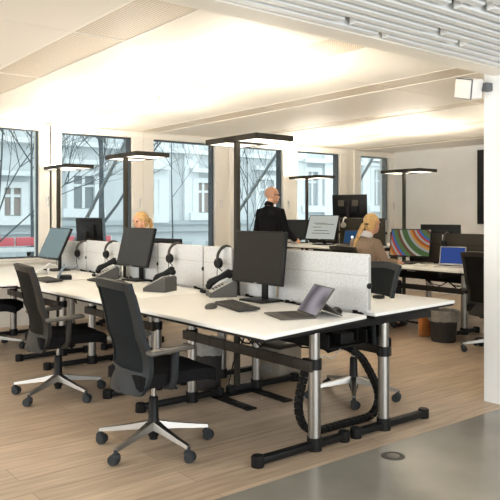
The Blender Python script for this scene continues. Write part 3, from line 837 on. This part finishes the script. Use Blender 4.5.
# ------------------------------------------------------------------ phones, keyboards, laptops and small desk things
def phone(label, loc, rz, cord=True):
    t = thing('desk_phone', label, 'phone', loc, rz, 'grey desk telephones')
    b = MB()   # wedge, high at the back (+x)
    b.bm.faces.ensure_lookup_table()
    prof = [(-.1, .0), (.1, .0), (.1, .075), (.085, .085), (-.1, .02)]
    lo = [b.bm.verts.new((x, -.09, z)) for x, z in prof]; hi = [b.bm.verts.new((x, .09, z)) for x, z in prof]
    n = len(prof)
    for i in range(n): b.bm.faces.new((lo[i], lo[(i+1) % n], hi[(i+1) % n], hi[i]))
    b.bm.faces.new(lo); b.bm.faces.new(hi)
    part('body', b, M['phone'], t, smooth=0)
    sl_ = math.atan2(.065, .185); Rm = Matrix.Rotation(-sl_, 4, 'Y')
    f = MB(); f.box((-.01, -.035, .056), (.17, .095, .006), Rm, bevel=.002); part('face_plate', f, M['phonelt'], t)
    s_ = MB(); s_.box((.05, -.035, .081), (.04, .08, .004), Rm); part('display', s_, M['grey_lcd'], t)
    k = MB()
    for i in range(4):
        for j in range(3):
            x = -.065+i*.022; k.box((x, -.06+j*.022, .058+(x+.01)*math.tan(sl_)+.002), (.014, .015, .005), Rm, bevel=.001)
    part('keypad', k, M['phone'], t)
    h = MB(); h.tube([(-.085, .062, .055), (-.07, .062, .068), (0, .062, .092), (.07, .062, .118), (.085, .062, .115)], [.02, .022, .016, .022, .02], 10)
    h.ell((-.08, .062, .05), (.026, .024, .018)); h.ell((.08, .062, .105), (.026, .024, .018))
    part('handset', h, M['black'], t)
    if cord:
        c = MB(); pts = []
        for i in range(90):
            q = i/89; a = i*1.3
            pts.append((-.1-.02*math.sin(q*PI), .1+q*.13, .012+.007*math.sin(a)+.004)); pts[-1] = (pts[-1][0]+.008*math.cos(a), pts[-1][1], pts[-1][2])
        c.tube(pts, .0035, 5); part('coiled_cord', c, M['black'], t)
    return t
q = at_z(221, 296, T); ph = phone('grey desk phone with handset left of the nearest large monitor', (q.x, q.y, T), R(-24)); ph.scale = (1, 1, 1.4)
q = at_z(121, 279, T); dup(ph, (q.x-.08, q.y+.12, T), R(-20), 'grey desk phone just left of the second monitor')

def keyboard(label, loc, rz, w=.43):
    t = thing('keyboard', label, 'keyboard', loc, rz, 'computer keyboards')
    b = MB(); b.box((0, 0, .0125), (.15, w, .016), (0, R(-3), 0), bevel=.004); part('body', b, M['kbd'], t)
    k = MB()
    nc = int((w-.02)/.02)
    for i in range(5):
        for j in range(nc):
            k.box((-.055+i*.026, -w/2+.02+j*.02, .0225+(-.055+i*.026)*.05), (.019, .016, .006), bevel=.0015, seg=1)
    part('keys', k, M['keys'], t)
q = at_z(236, 307.5, T); keyboard('dark keyboard in front of the nearest large monitor', (q.x, q.y, T), R(-14))
q = at_z(122, 283, T); keyboard('dark keyboard in front of the second monitor', (2.72, 5.55, T), R(2))
keyboard('dark keyboard in front of the banded colour monitor', (6.62, 5.42, T), R(10), .4)
keyboard('dark keyboard in front of the leftmost monitor', (at_z(48, 281, T).x, at_z(48, 281, T).y, T), R(-4), .38)

def mouse(label, loc, rz, m):
    t = thing('computer_mouse', label, 'mouse', loc, rz, 'computer mice')
    b = MB(); b.ell((0, 0, .012), (.055, .031, .024)); 
    for v in b.bm.verts: v.co.z = max(v.co.z, 0)
    part('shell', b, m, t)
    part('wheel', MB().cyl((.03, -.004, .03), (.03, .004, .03), .009), M['silver'], t)
q = at_z(211, 308.5, T); mouse('small dark mouse left of the keyboard by the nearest large monitor', (q.x, q.y, T), R(20), M['phone'])
q = at_z(331, 313, T); mouse('black mouse beside the open tablet', (q.x+.03, q.y-.02, T), R(60), M['black'])
mouse('black mouse on the desk under the banded colour monitor', (6.58, 5.05, T), R(5), M['phone'])

def laptop(label, loc, rz, scr, body, w=.31, d=.21, open_=105, mark=False):
    """hinge towards local +x, user at -x"""
    t = thing('laptop', label, 'laptop', loc, rz, 'open laptops')
    b = MB(); b.box((0, 0, .009), (d, w, .016), bevel=.004); part('base', b, body, t)
    k = MB()
    for i in range(5):
        for j in range(13): k.box((-.02+i*.022, -w/2+.03+j*(w-.06)/12, .018), (.017, .017, .003))
    part('keys', k, M['kbd'], t, smooth=0)
    part('touchpad', MB().box((-d/2+.04, 0, .0178), (.05, .09, .002)), M['tabletgrey'], t)
    Mx = Matrix.Translation((d/2-.005, 0, .017)) @ Matrix.Rotation(R(open_-90), 4, 'Y')
    l = MB(); l.box((0, 0, d/2), (.008, w, d), bevel=.003); bmesh.ops.transform(l.bm, matrix=Mx, verts=l.bm.verts[:])
    lo = part('lid', l, body, t)
    s_ = MB(); s_.box((-.0048, 0, d/2+.004), (.001, w-.02, d-.028)); bmesh.ops.transform(s_.bm, matrix=Mx, verts=s_.bm.verts[:])
    part('screen', s_, scr, lo, smooth=0)
    if mark:
        s_ = MB(); s_.ell((-.006, 0, d/2), (.001, .018, .018)); bmesh.ops.transform(s_.bm, matrix=Mx, verts=s_.bm.verts[:])
        part('screen_mark', s_, M['white_glow'], lo)
    return t
laptop('silver laptop with a cobalt blue screen on the far desk', (6.60, 4.68, T), R(20), M['screen_cobalt'], M['silver'], .30, .22, 105)
q = at_z(343, 246, TB); laptop('navy-screened laptop on the raised desk above the woman\'s shoulder', (q.x+.1, q.y, TB), R(15), M['screen_navy'], M['tabletgrey'], .26, .2, 105, True)

# tablet computer with its flat keyboard cover and kickstand
q = at_z(309, 315, T)
tb = thing('tablet_computer', 'grey tablet computer on kickstand with flat keyboard cover at the near desk end', 'tablet', (q.x-.02, q.y, T), R(-20))
part('keyboard_cover', MB().box((-.11, 0, .005), (.22, .29, .008), None, bevel=.003), M['tabletgrey'], tb)
kk = MB()
for i in range(5):
    for j in range(13): kk.box((-.13+i*.024, -.12+j*.02, .0092), (.018, .016, .002))
part('keys', kk, M['kbd'], tb, smooth=0)
Mx = Matrix.Translation((.0, 0, .009)) @ Matrix.Rotation(R(36), 4, 'Y')
s_ = MB(); s_.box((0, 0, .1), (.009, .29, .20), bevel=.003); bmesh.ops.transform(s_.bm, matrix=Mx, verts=s_.bm.verts[:]); so = part('slate', s_, M['tabletgrey'], tb)
s_ = MB(); s_.box((0, 0, 0), (.001, .274, .184)); o_ = part('screen', s_, M['screen_swirl'], so, smooth=0)
o_.matrix_local = Mx @ Matrix.Translation((-.0052, 0, .1))
s_ = MB(); s_.box((.118, 0, .045), (.005, .28, .13), (0, R(-54), 0), bevel=.002); part('kickstand', s_, M['tabletgrey'], so)

q = at_z(301, 303, T)
sm = thing('smartphone', 'black smartphone propped upright behind the open tablet', 'phone', (q.x+.03, q.y+.02, T), R(-35))
part('body', MB().box((0, 0, .078), (.009, .075, .15), (0, R(24), 0), bevel=.004), M['bezel'], sm)
part('stand', MB().box((.035, 0, .03), (.07, .06, .06), bevel=.008), M['black'], sm)
def headset(label, loc, rz, r=.092, m=None, bandm=None):
    """hangs over a partition edge; loc is the top of the edge"""
    t = thing('headset', label, 'headset', loc, rz, 'headsets hung over the partitions')
    b = MB(); pts = [(r*math.cos(a), 0, -r+.006+r*1.0*math.sin(a)) for a in [R(-8)+i*(R(196))/18 for i in range(19)]]
    b.tube(pts, .0085, 8, flat=1.6); part('headband', b, bandm or M['phone'], t)
    for s_ in (-1, 1):
        c = MB(); c.lathe([(0, -.015), (.034, -.015), (.041, -.005), (.041, .012), (.03, .02), (0, .018)], seg=20)
        bmesh.ops.transform(c.bm, matrix=Matrix.Translation((s_*(r-.008), 0, -r-.028)) @ Matrix.Rotation(R(90), 4, 'Y'), verts=c.bm.verts[:])
        part('ear_cup', c, m or M['black'], t)
    mc = MB(); mc.tube([(-r, 0, -r-.03), (-r-.01, -.03, -r-.065), (-r-.005, -.06, -r-.085)], .004, 6); part('microphone_boom', mc, M['black'], t)
    cd = MB(); cd.tube([(-r, 0, -r-.05), (-r+.005, .01, -r-.12), (-r+.03, .02, -r-.17), (-r-.02, .03, -r-.2), (-r-.05, .06, T-loc[2]+.01 if loc[2] < 1.2 else TB-loc[2]+.01)], .003, 6); part('cable', cd, M['rubber'], t)
for (px, lab) in ((226, 'headset hanging on the partition left of the nearest large monitor'), (177, 'headset hanging on the partition right of the second monitor'),
                  (113, 'headset hanging left of the second monitor'), (84, 'headset hanging on the partition beside the leftmost monitor')):
    zz = {226: 1.10, 177: 1.10, 113: 1.08, 84: 1.06}[px]
    p = at_x(px, 243, PX_); headset(lab, (PX_, p.y, zz), R(8))
p = at_x(447, 233, 7.05); headset('headset over the dark partition behind the cobalt laptop', (7.05, p.y, 1.125), R(10))
p = at_x(345, 218, 7.05); headset('pale headset hanging on the raised partition left of the ponytail', (7.05, p.y, 1.305), R(20), .07, M['silver'], M['white'])

q = at_z(160, 291, T); dup(ph, (q.x, q.y, T), R(-62), 'grey desk phone turned sideways just right of the second monitor')
q = at_z(62, 277.5, T)
tb2 = thing('tablet_computer', 'small dark tilted tablet below the leftmost monitor', 'tablet', (at_z(61, 279.5, T).x, at_z(61, 279.5, T).y, T), R(-20))
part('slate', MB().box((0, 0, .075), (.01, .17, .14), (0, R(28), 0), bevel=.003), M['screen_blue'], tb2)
part('foot', MB().box((.04, 0, .02), (.11, .14, .04), bevel=.006), M['black'], tb2)
q = at_z(66, 279, T); p2 = thing('document_tray', 'grey paperwork tray in front of the leftmost monitor', 'tray', (at_z(43, 274, T).x, at_z(43, 274, T).y, T), R(-20))
part('tray', MB().box((0, 0, .06), (.2, .2, .01), (0, R(-32), 0), bevel=.003), M['silver'], p2)
part('foot', MB().box((.05, 0, .035), (.02, .22, .07), bevel=.003), M['silver'], p2)
part('paper_sheet', MB().box((-.005, 0, .066), (.17, .17, .002), (0, R(-32), 0)), M['paper'], p2, smooth=0)
# papers and things at the man's hand
q = at_z(300, 243.5, TB)
solo('paper_sheet', MB().box((6.45, 6.98, TB+.002), (.25, .2, .003), (0, 0, R(15))), M['paper'], 'white paper sheet on the raised desk beside the man\'s hand', 'paper', smooth=0)
solo('desk_caddy', MB().box((6.5, 7.22, TB+.035), (.1, .08, .07), (0, 0, R(15)), bevel=.012), M['silver'], 'small silver desk caddy by the standing man\'s hand', 'caddy')
m_ = MB(); m_.tube([at_z(279, 295, T)+Vector((0, 0, .01)), at_z(288, 300, T)+Vector((0, 0, .012)), at_z(297, 305, T)+Vector((0, 0, .006)), at_z(306, 306, T)+Vector((0, 0, .006)), at_z(322, 309, T)+Vector((0, 0, .006)), at_z(334, 312, T)+Vector((0, 0, .006))], .005, 6)
solo('power_cable', m_, M['rubber'], 'black cable running along the partition foot behind the tablet', 'cable')
solo('desk_socket', MB().box(tuple(at_z(374, 299, T)+Vector((.05, 0, .012))), (.06, .07, .024), bevel=.008), M['black'], 'small black puck on the rear desktop beside the partition end', 'accessory')
solo('paper_stack', MB().box((6.45, 4.98, T+.012), (.16, .1, .024), (0, 0, R(12)), bevel=.003), M['white'], 'small white box between banded monitor and cobalt laptop', 'box')

# ------------------------------------------------------------------ under the desks
# energy chain: links along a hanging loop
chain = thing('cable_chain', 'black segmented cable chain looping to the floor at the near desk end', 'cable chain', (0, 0, 0))
cp = [(350, 349), (361, 357), (370, 372), (377, 388), (378.5, 400), (374, 412), (362, 423), (348, 429), (334, 431), (322, 431.5), (311, 431), (303, 425), (298.5, 410), (299.5, 395), (303, 380), (306, 368), (307, 358)]
P3 = [at_y(a, b, 3.0) for a, b in cp]
def resample(P, step):
    # catmull-rom then even steps
    Q = []
    for i in range(len(P)-1):
        p0, p1, p2, p3 = P[max(0, i-1)], P[i], P[i+1], P[min(len(P)-1, i+2)]
        for k in range(12):
            t = k/12
            Q.append(.5*((2*p1)+(p2-p0)*t+(2*p0-5*p1+4*p2-p3)*t*t+(3*p1-p0-3*p2+p3)*t**3))
    Q.append(P[-1]); out = [Q[0]]; acc = 0
    for a, b in zip(Q, Q[1:]):
        acc += (b-a).length
        if acc >= step: out.append(b); acc = 0
    return out
rp = resample(P3, .036)
for p in rp: p.z = max(p.z, .026)
core = MB(); core.tube(rp, .009, 8); part('core_cable', core, M['rubber'], chain)
for a, b in zip(rp, rp[1:]):
    d = (b-a).normalized(); s_ = Vector((0, 1, 0)); u = d.cross(s_).normalized()
    Mr = Matrix((d, s_, u)).transposed().to_4x4(); Mr.translation = (a+b)/2
    l = MB(); l.box((0, 0, 0), ((b-a).length*.93, .05, .036), Mr, bevel=.004, seg=1)
    part('chain_link', l, M['black'], chain)

def bin_(label, loc, r0, r1, h, liner=True, hang=.06):
    t = thing('waste_bin', label, 'waste bin', loc, 0, 'waste bins with clear liners')
    b = MB(); b.lathe([(0, .004), (r0, .004), (r0, 0.0), (r0+.004, .01), (r1, h), (r1+.006, h), (r1+.006, h+.008), (r1-.006, h+.008), (r1-.008, h-.02), (r0-.006, .012), (0, .012)], seg=28)
    part('basket', b, M['binmesh'], t)
    if liner:
        l = MB(); rnd = random.Random(4); prof = [(r1+.014, h-.09), (r1+.012, h-.03), (r1+.012, h+.02), (r1-.01, h+.022), (r1-.02, h-.1)]
        l.lathe(prof, seg=28)
        for v in l.bm.verts: v.co.z += rnd.uniform(-.008, .008); v.co.x *= 1+rnd.uniform(-.01, .01)
        part('bin_liner', l, M['linertop'], t)
    return t
M['linertop'] = mat('cloudy_liner', (0.42, 0.40, 0.36), 0.35, noise=0.15, nscale=30)
lt_ = M['linertop'].node_tree.nodes['Principled BSDF']; lt_.inputs['Alpha'].default_value = 0.55
bin_('black mesh waste bin with a clear liner right of the desks', (6.10, 4.40, 0), .125, .15, .31)
q = at_z(216, 389, 0); bin_('bin with a puffed clear liner under the nearest desk', (3.0, 4.36, 0), .105, .125, .36)
bx_ = thing('storage_box', 'taupe paper collection box under the nearest desk', 'box', (3.68, 4.30, 0), R(4))
part('body', MB().box((0, 0, .14), (.26, .3, .28), bevel=.006), M['card'], bx_)
part('rim', MB().box((0, 0, .275), (.275, .315, .03), bevel=.006), M['umber'], bx_)
part('label_window', MB().box((-.132, 0, .09), (.004, .12, .05)), M['linertop'], bx_)
bg_ = thing('leather_bag', 'tan leather bag leaning beside the mesh waste bin', 'bag', (6.22, 4.68, 0), R(-12))
part('body', MB().box((0, 0, .155), (.26, .07, .30), bevel=.02), M['leather'], bg_)
part('flap', MB().box((0, -.037, .22), (.25, .008, .15), bevel=.004), M['leather'], bg_)
hh = MB(); hh.tube([(-.06, 0, .30), (-.055, 0, .335), (0, 0, .35), (.055, 0, .335), (.06, 0, .30)], .008, 8); part('handle', hh, M['leather'], bg_)
# bundle of cables under the near desk end
for (pts, lab) in (([(3.0, 2.9, .55), (2.9, 2.88, .49), (2.8, 2.86, .52), (2.73, 2.85, .50)], 'white cable drooping under the near desk end'),):
    m_ = MB(); m_.tube(resample([Vector(p) for p in pts], .015), .004, 6); solo('loose_cable', m_, M['silver'], lab, 'cable')
m_ = MB(); m_.tube([(2.9, 3.75, .72), (2.86, 3.7, .5), (2.88, 3.85, .3), (2.95, 4.0, .12), (3.0, 4.05, .01)], .005, 6)
solo('loose_cable', m_, M['rubber'], 'thin black cable hanging in front of the bin under the nearest desk', 'cable')

# floor outlet, ceiling detector, speaker, wall screen
q = at_z(393, 456, 0)
fo = thing('floor_outlet', 'round metal floor outlet set in the grey concrete', 'floor outlet', (q.x, q.y, 0))
part('ring', MB().lathe([(0, .0), (.066, .0), (.066, .003), (.054, .006), (.046, .003), (0, .003)], seg=32), M['phone'], fo)
part('lid', MB().lathe([(0, .0055), (.03, .0055), (.038, .004), (.038, .002), (0, .002)], seg=24), M['chrome'], fo)
r_ = ray(155, 98); k_ = (ZC-CH)/r_.z
sd = thing('smoke_detector', 'small white detector on the office ceiling', 'detector', (r_.x*k_, r_.y*k_, ZC))
part('cap', MB().lathe([(0, -.045), (.03, -.045), (.05, -.03), (.055, 0), (0, 0)], seg=24), M['white'], sd)
part('mesh_ring', MB().lathe([(.051, -.03), (.056, -.022), (.056, -.016), (.053, -.01)], seg=24), M['silver'], sd)
p = at_x(470, 86, 4.2)
sp = thing('wall_speaker', 'white angled loudspeaker fixed to the top of the white column', 'speaker', (4.27, 2.80, p.z), R(-10))
part('cabinet', MB().box((-.01, .06, 0), (.12, .15, .14), (R(14), R(-8), 0), bevel=.01), M['white'], sp)
part('grille', MB().box((-.073, .06, -.01), (.012, .145, .132), (R(14), R(-8), 0), bevel=.004), M['white'], sp)
part('trim_edge', MB().box((-.064, .06, -.008), (.008, .154, .144), (R(14), R(-8), 0)), M['bronze'], sp)
part('bracket', MB().box((.10, -.03, .0), (.12, .05, .06), bevel=.006), M['bronze'], sp)
ws = thing('wall_screen', 'tall dark screen on the back wall beside the white column', 'screen', (W_X-.05, 0, 0))
pa = at_x(477, 150, W_X-.05); pb = at_x(477, 224, W_X-.05)
part('housing', MB().span((0, pa.y-1.6, pb.z), (.05, pa.y, pa.z), .006), M['screenwall'], ws)
part('glass_face', MB().span((-.004, pa.y-1.58, pb.z+.03), (0, pa.y-.02, pa.z-.02)), M['bezel'], ws)

# ------------------------------------------------------------------ people
def fuse(mb, name, voxel, it=4, fac=.5):
    me = mb.mesh('tmp', 0); o = bpy.data.objects.new('tmp', me); COL.objects.link(o)
    r = o.modifiers.new('r', 'REMESH'); r.mode = 'VOXEL'; r.voxel_size = voxel
    s_ = o.modifiers.new('s', 'SMOOTH'); s_.iterations = it; s_.factor = fac
    dg = bpy.context.evaluated_depsgraph_get(); dg.update()
    n = bpy.data.meshes.new_from_object(o.evaluated_get(dg)); n.name = name
    bpy.data.objects.remove(o); bpy.data.meshes.remove(me)
    n.shade_smooth(); return n
def hand(m, wrist, fwd, side, palm_n, curl=.5, sc=1.0):
    """palm plus five bent fingers; fwd along the hand, side towards the thumb, palm_n out of the back of the hand"""
    f, s_, u = Vector(fwd).normalized(), Vector(side).normalized(), Vector(palm_n).normalized()
    w_ = Vector(wrist)
    m.tube([w_-f*.01, w_+f*.03*sc, w_+f*.075*sc, w_+f*.088*sc], [.024*sc, .034*sc, .038*sc, .03*sc], 12, flat=.5)
    for i, (off, L) in enumerate(((.027, .068), (.009, .076), (-.009, .071), (-.026, .055))):
        b = w_+f*.08*sc+s_*off*sc
        p1 = b+(f*math.cos(.3*curl)-u*math.sin(.3*curl))*L*.45*sc
        p2 = p1+(f*math.cos(.9*curl)-u*math.sin(.9*curl))*L*.32*sc
        p3 = p2+(f*math.cos(1.5*curl)-u*math.sin(1.5*curl))*L*.25*sc
        m.tube([b-f*.02, b, p1, p2, p3], [.009*sc, .0088*sc, .008*sc, .0074*sc, .006*sc], 8)
    b = w_+f*.025*sc+s_*.026*sc
    m.tube([b, b+(f*.6+s_*.8).normalized()*.035*sc, b+(f*.6+s_*.8).normalized()*.035*sc+(f*.9+s_*.3).normalized()*.03*sc], [.013*sc, .0105*sc, .0075*sc], 8)
def head(m, c, yaw, sc=1.0):
    Rz = Matrix.Rotation(yaw, 3, 'Z'); c = Vector(c)
    def P(x, y, z): return c+Rz @ Vector((x*sc, y*sc, z*sc))
    def E(p, rad): m.ell(P(*p), [r_*sc for r_ in rad], (0, 0, yaw))
    E((-.008, 0, .03), (.098, .077, .088)); E((.012, 0, -.03), (.078, .065, .09)); E((.035, 0, -.085), (.045, .042, .035))
    E((.094, 0, -.018), (.016, .012, .022)); E((.1, 0, -.028), (.013, .015, .011)); E((.08, 0, .02), (.018, .055, .014))
    E((.078, 0, -.062), (.014, .026, .008)); E((.078, 0, -.071), (.013, .022, .007))
    for s_ in (-1, 1): E((.0, s_*.078, -.015), (.02, .01, .034))
    return P
def limb(m, pts, rs, seg=14): m.tube(pts, rs, seg)
def person(label, loc, rz, pose):
    t = thing('person', label, 'person', loc, rz)
    J = pose; b = MB()
    hc = Vector(J['head']); nk = Vector(J['neck']); yaw = J.get('yaw', 0)
    P = head(b, hc, yaw, J.get('hs', 1.0))
    b.tube([nk-Vector((.02, 0, .06)), nk, hc+Vector((-.015, 0, -.06))], [.062, .056, .054], 14)
    b.loft([(Vector(c), rx, ry) for c, rx, ry in J['torso']])
    for s_ in ('L', 'R'):
        a = [Vector(q) for q in J['arm'+s_]]
        limb(b, [a[0], (a[0]+a[1])/2, a[1], a[1]*.65+a[2]*.35, a[2]], [.052, .045, .038, .039, .026])
        f = (a[2]-a[1]).normalized(); fw = Vector(J.get('hf'+s_, f)); up = Vector((0, 0, 1))
        sd_ = fw.cross(up).normalized()*(1 if s_ == 'L' else -1)
        hand(b, a[2], fw, sd_, up, J.get('curl', .5), .95)
        l = [Vector(q) for q in J['leg'+s_]]
        limb(b, [l[0], (l[0]+l[1])/2, l[1], l[1]*.65+l[2]*.35, l[2]], [.085, .072, .056, .055, .04])
        limb(b, [l[2], l[2]+Vector((.05, 0, -.045)), l[3]], [.04, .042, .032])
    link('body', fuse(b, 'body', .0065, 3), M['skin'], t)
    for s_ in (-1, 1):
        e = MB(); e.ell(P(.083, s_*.031, .003), (.011, .013, .009)); part('eye', e, M['eye'], t)
    c = MB(); tor = J['torso']; g = .016
    lo_ = J.get('hem', 0)
    c.loft([(Vector(q), rx+g, ry+g) for q, rx, ry in tor[lo_:]])
    c.tube([nk-Vector((.02, 0, .055)), nk-Vector((.012, 0, .012))], [.078, .066], 16)
    for s_ in ('L', 'R'):
        a = [Vector(q) for q in J['arm'+s_]]; e_ = a[1]*.06+a[2]*.94
        sh = nk*.45+a[0]*.55
        limb(c, [sh-Vector((0, 0, .03)), a[0], (a[0]+a[1])/2, a[1], a[1]*.6+a[2]*.4, e_], [.06, .072, .062, .054, .05, .040])
    link(J['topname'], fuse(c, 'top', .008, 5), J['top'], t)
    tr = MB(); tr.loft([(Vector(q), rx+.012, ry+.012) for q, rx, ry in tor[:2+lo_]])
    for s_ in ('L', 'R'):
        l = [Vector(q) for q in J['leg'+s_]]
        limb(tr, [l[0], (l[0]+l[1])/2, l[1], l[1]*.5+l[2]*.5, l[2]], [.1, .088, .074, .068, .06])
    link('trousers', fuse(tr, 'trousers', .009, 4), M['trouser'], t)
    for s_ in ('L', 'R'):
        l = [Vector(q) for q in J['leg'+s_]]
        sh = MB(); sh.ell((l[2]+l[3])/2+Vector((.0, 0, -.012)), (.13, .046, .038)); sh.ell(l[2]+Vector((-.01, 0, -.03)), (.055, .042, .05))
        for v in sh.bm.verts: v.co.z = max(v.co.z, .002)
        part('shoe', sh, M['shoe'], t)
    return t, P

# bald man in black, standing at the raised desk, back to the camera
stand = dict(head=(.03, 0, 1.622), neck=(.0, 0, 1.485), yaw=R(-34), hs=1.02,
    torso=[((0, 0, .86), .11, .16), ((0, 0, .97), .115, .165), ((.0, 0, 1.08), .11, .15), ((.005, 0, 1.22), .12, .165), ((.0, 0, 1.34), .115, .185), ((-.005, 0, 1.42), .085, .165), ((0, 0, 1.465), .06, .09)],
    armL=[(0, .19, 1.39), (-.03, .25, 1.11), (.2, .23, 1.0)], armR=[(0, -.19, 1.39), (.05, -.25, 1.13), (.30, -.2, 1.0)],
    hfL=(1, -.1, -.12), hfR=(1, .3, -.15), curl=.7,
    legL=[(0, .09, .88), (.02, .1, .48), (-.01, .11, .085), (.15, .13, .04)], legR=[(0, -.09, .88), (.02, -.1, .48), (-.01, -.11, .085), (.15, -.13, .04)],
    top=M['suit'], topname='jacket', hem=0)
man, P = person('bald man in a black jacket standing at the raised desk, seen from behind', (6.0, 7.17, 0), R(4), stand)
gl = MB()
gl.tube([P(.095, -.05, .005), P(.06, -.076, .01), P(.0, -.082, .005)], .0025, 6); gl.tube([P(.095, .05, .005), P(.06, .076, .01), P(.0, .082, .005)], .0025, 6)
for s_ in (-1, 1):
    c_ = P(.1, s_*.033, .002); gl.tube([c_+Vector((0, .022*math.cos(a), .017*math.sin(a))) for a in [2*PI*i/12 for i in range(13)]], .002, 5)
gl.tube([P(.103, -.012, .004), P(.103, .012, .004)], .002, 5)
part('glasses', gl, M['black'], man)
fr_ = MB(); fr_.tube([P(-.055, -.08, -.015), P(-.085, -.04, -.035), P(-.092, 0, -.04), P(-.085, .04, -.035), P(-.055, .08, -.015)], [.006, .014, .016, .014, .006], 8, flat=.4)
part('collar', MB().tube([(-.03, 0, 1.475), (-.012, 0, 1.52)], [.068, .06], 16), M['suit'], man)

def seat_pose(**k):
    d = dict(head=(.06, 0, 1.248), neck=(.02, 0, 1.11), yaw=0, hs=.96,
        torso=[((-.02, 0, .49), .11, .16), ((-.02, 0, .58), .115, .165), ((-.02, 0, .70), .10, .135), ((-.005, 0, .84), .105, .145), ((.005, 0, .96), .105, .16), ((.005, 0, 1.045), .075, .145), ((.015, 0, 1.085), .055, .085)],
        armL=[(.0, .165, 1.02), (.06, .22, .79), (.29, .15, .80)], armR=[(.0, -.165, 1.02), (.10, -.22, .80), (.36, -.14, .795)],
        hfL=(1, -.2, -.1), hfR=(1, .1, -.1), curl=.5,
        legL=[(.0, .09, .52), (.4, .11, .53), (.38, .11, .09), (.52, .12, .04)], legR=[(.0, -.09, .52), (.4, -.11, .53), (.38, -.11, .09), (.52, -.12, .04)],
        topname='blazer')
    d.update(k); return d
def hair(t, P, pony, f=0.0):
    h = MB(); c = P(-.018, 0, .036)
    m_ = MB()
    Rz = P(1, 0, 0)-P(0, 0, 0); yaw = math.atan2(Rz.y, Rz.x)
    h.ell(P(-.030+f, 0, .043), (.097, .084, .088), (0, 0, yaw)); h.ell(P(-.050, 0, -.012), (.062, .074, .075), (0, 0, yaw))
    h.ell(P(-.1, 0, .0), (.03, .03, .03))
    h.tube([P(*q) for q in pony], [.026, .03, .027, .02, .008], 12)
    link('hair', fuse(h, 'hair', .006, 3), M['hair'], t)
    k = MB(); k.lathe([(.026, -.008), (.034, -.004), (.034, .004), (.026, .008)], P(-.112, 0, .0), 14); part('hair_tie', k, M['black'], t)
wl_, P = person('blond woman with a ponytail at the rear desk by the left windows', (4.2, 7.50, 0), R(184), seat_pose(head=(.05, 0, 1.268), neck=(.02, 0, 1.125), yaw=R(6), top=M['dress'], topname='black_top'))
hair(wl_, P, [(-.1, 0, .03), (-.15, .0, .02), (-.18, 0, -.04), (-.18, 0, -.12), (-.165, 0, -.2)], .012)
wr_, P = person('seated blond woman in a taupe blazer with a long ponytail, seen from behind', (5.93, 5.36, 0), R(-4), seat_pose(head=(.10, -.02, 1.245), neck=(.04, 0, 1.11), yaw=R(2), top=M['blazer']))
hair(wr_, P, [(-.1, 0, .02), (-.135, .03, -.02), (-.175, .07, -.14), (-.195, .11, -.26), (-.2, .13, -.36)])
part('shirt_collar', MB().tube([(.0, 0, 1.075), (.02, 0, 1.115), (.032, 0, 1.145)], [.082, .075, .066], 16), M['shirt'], wr_, 'white collar')
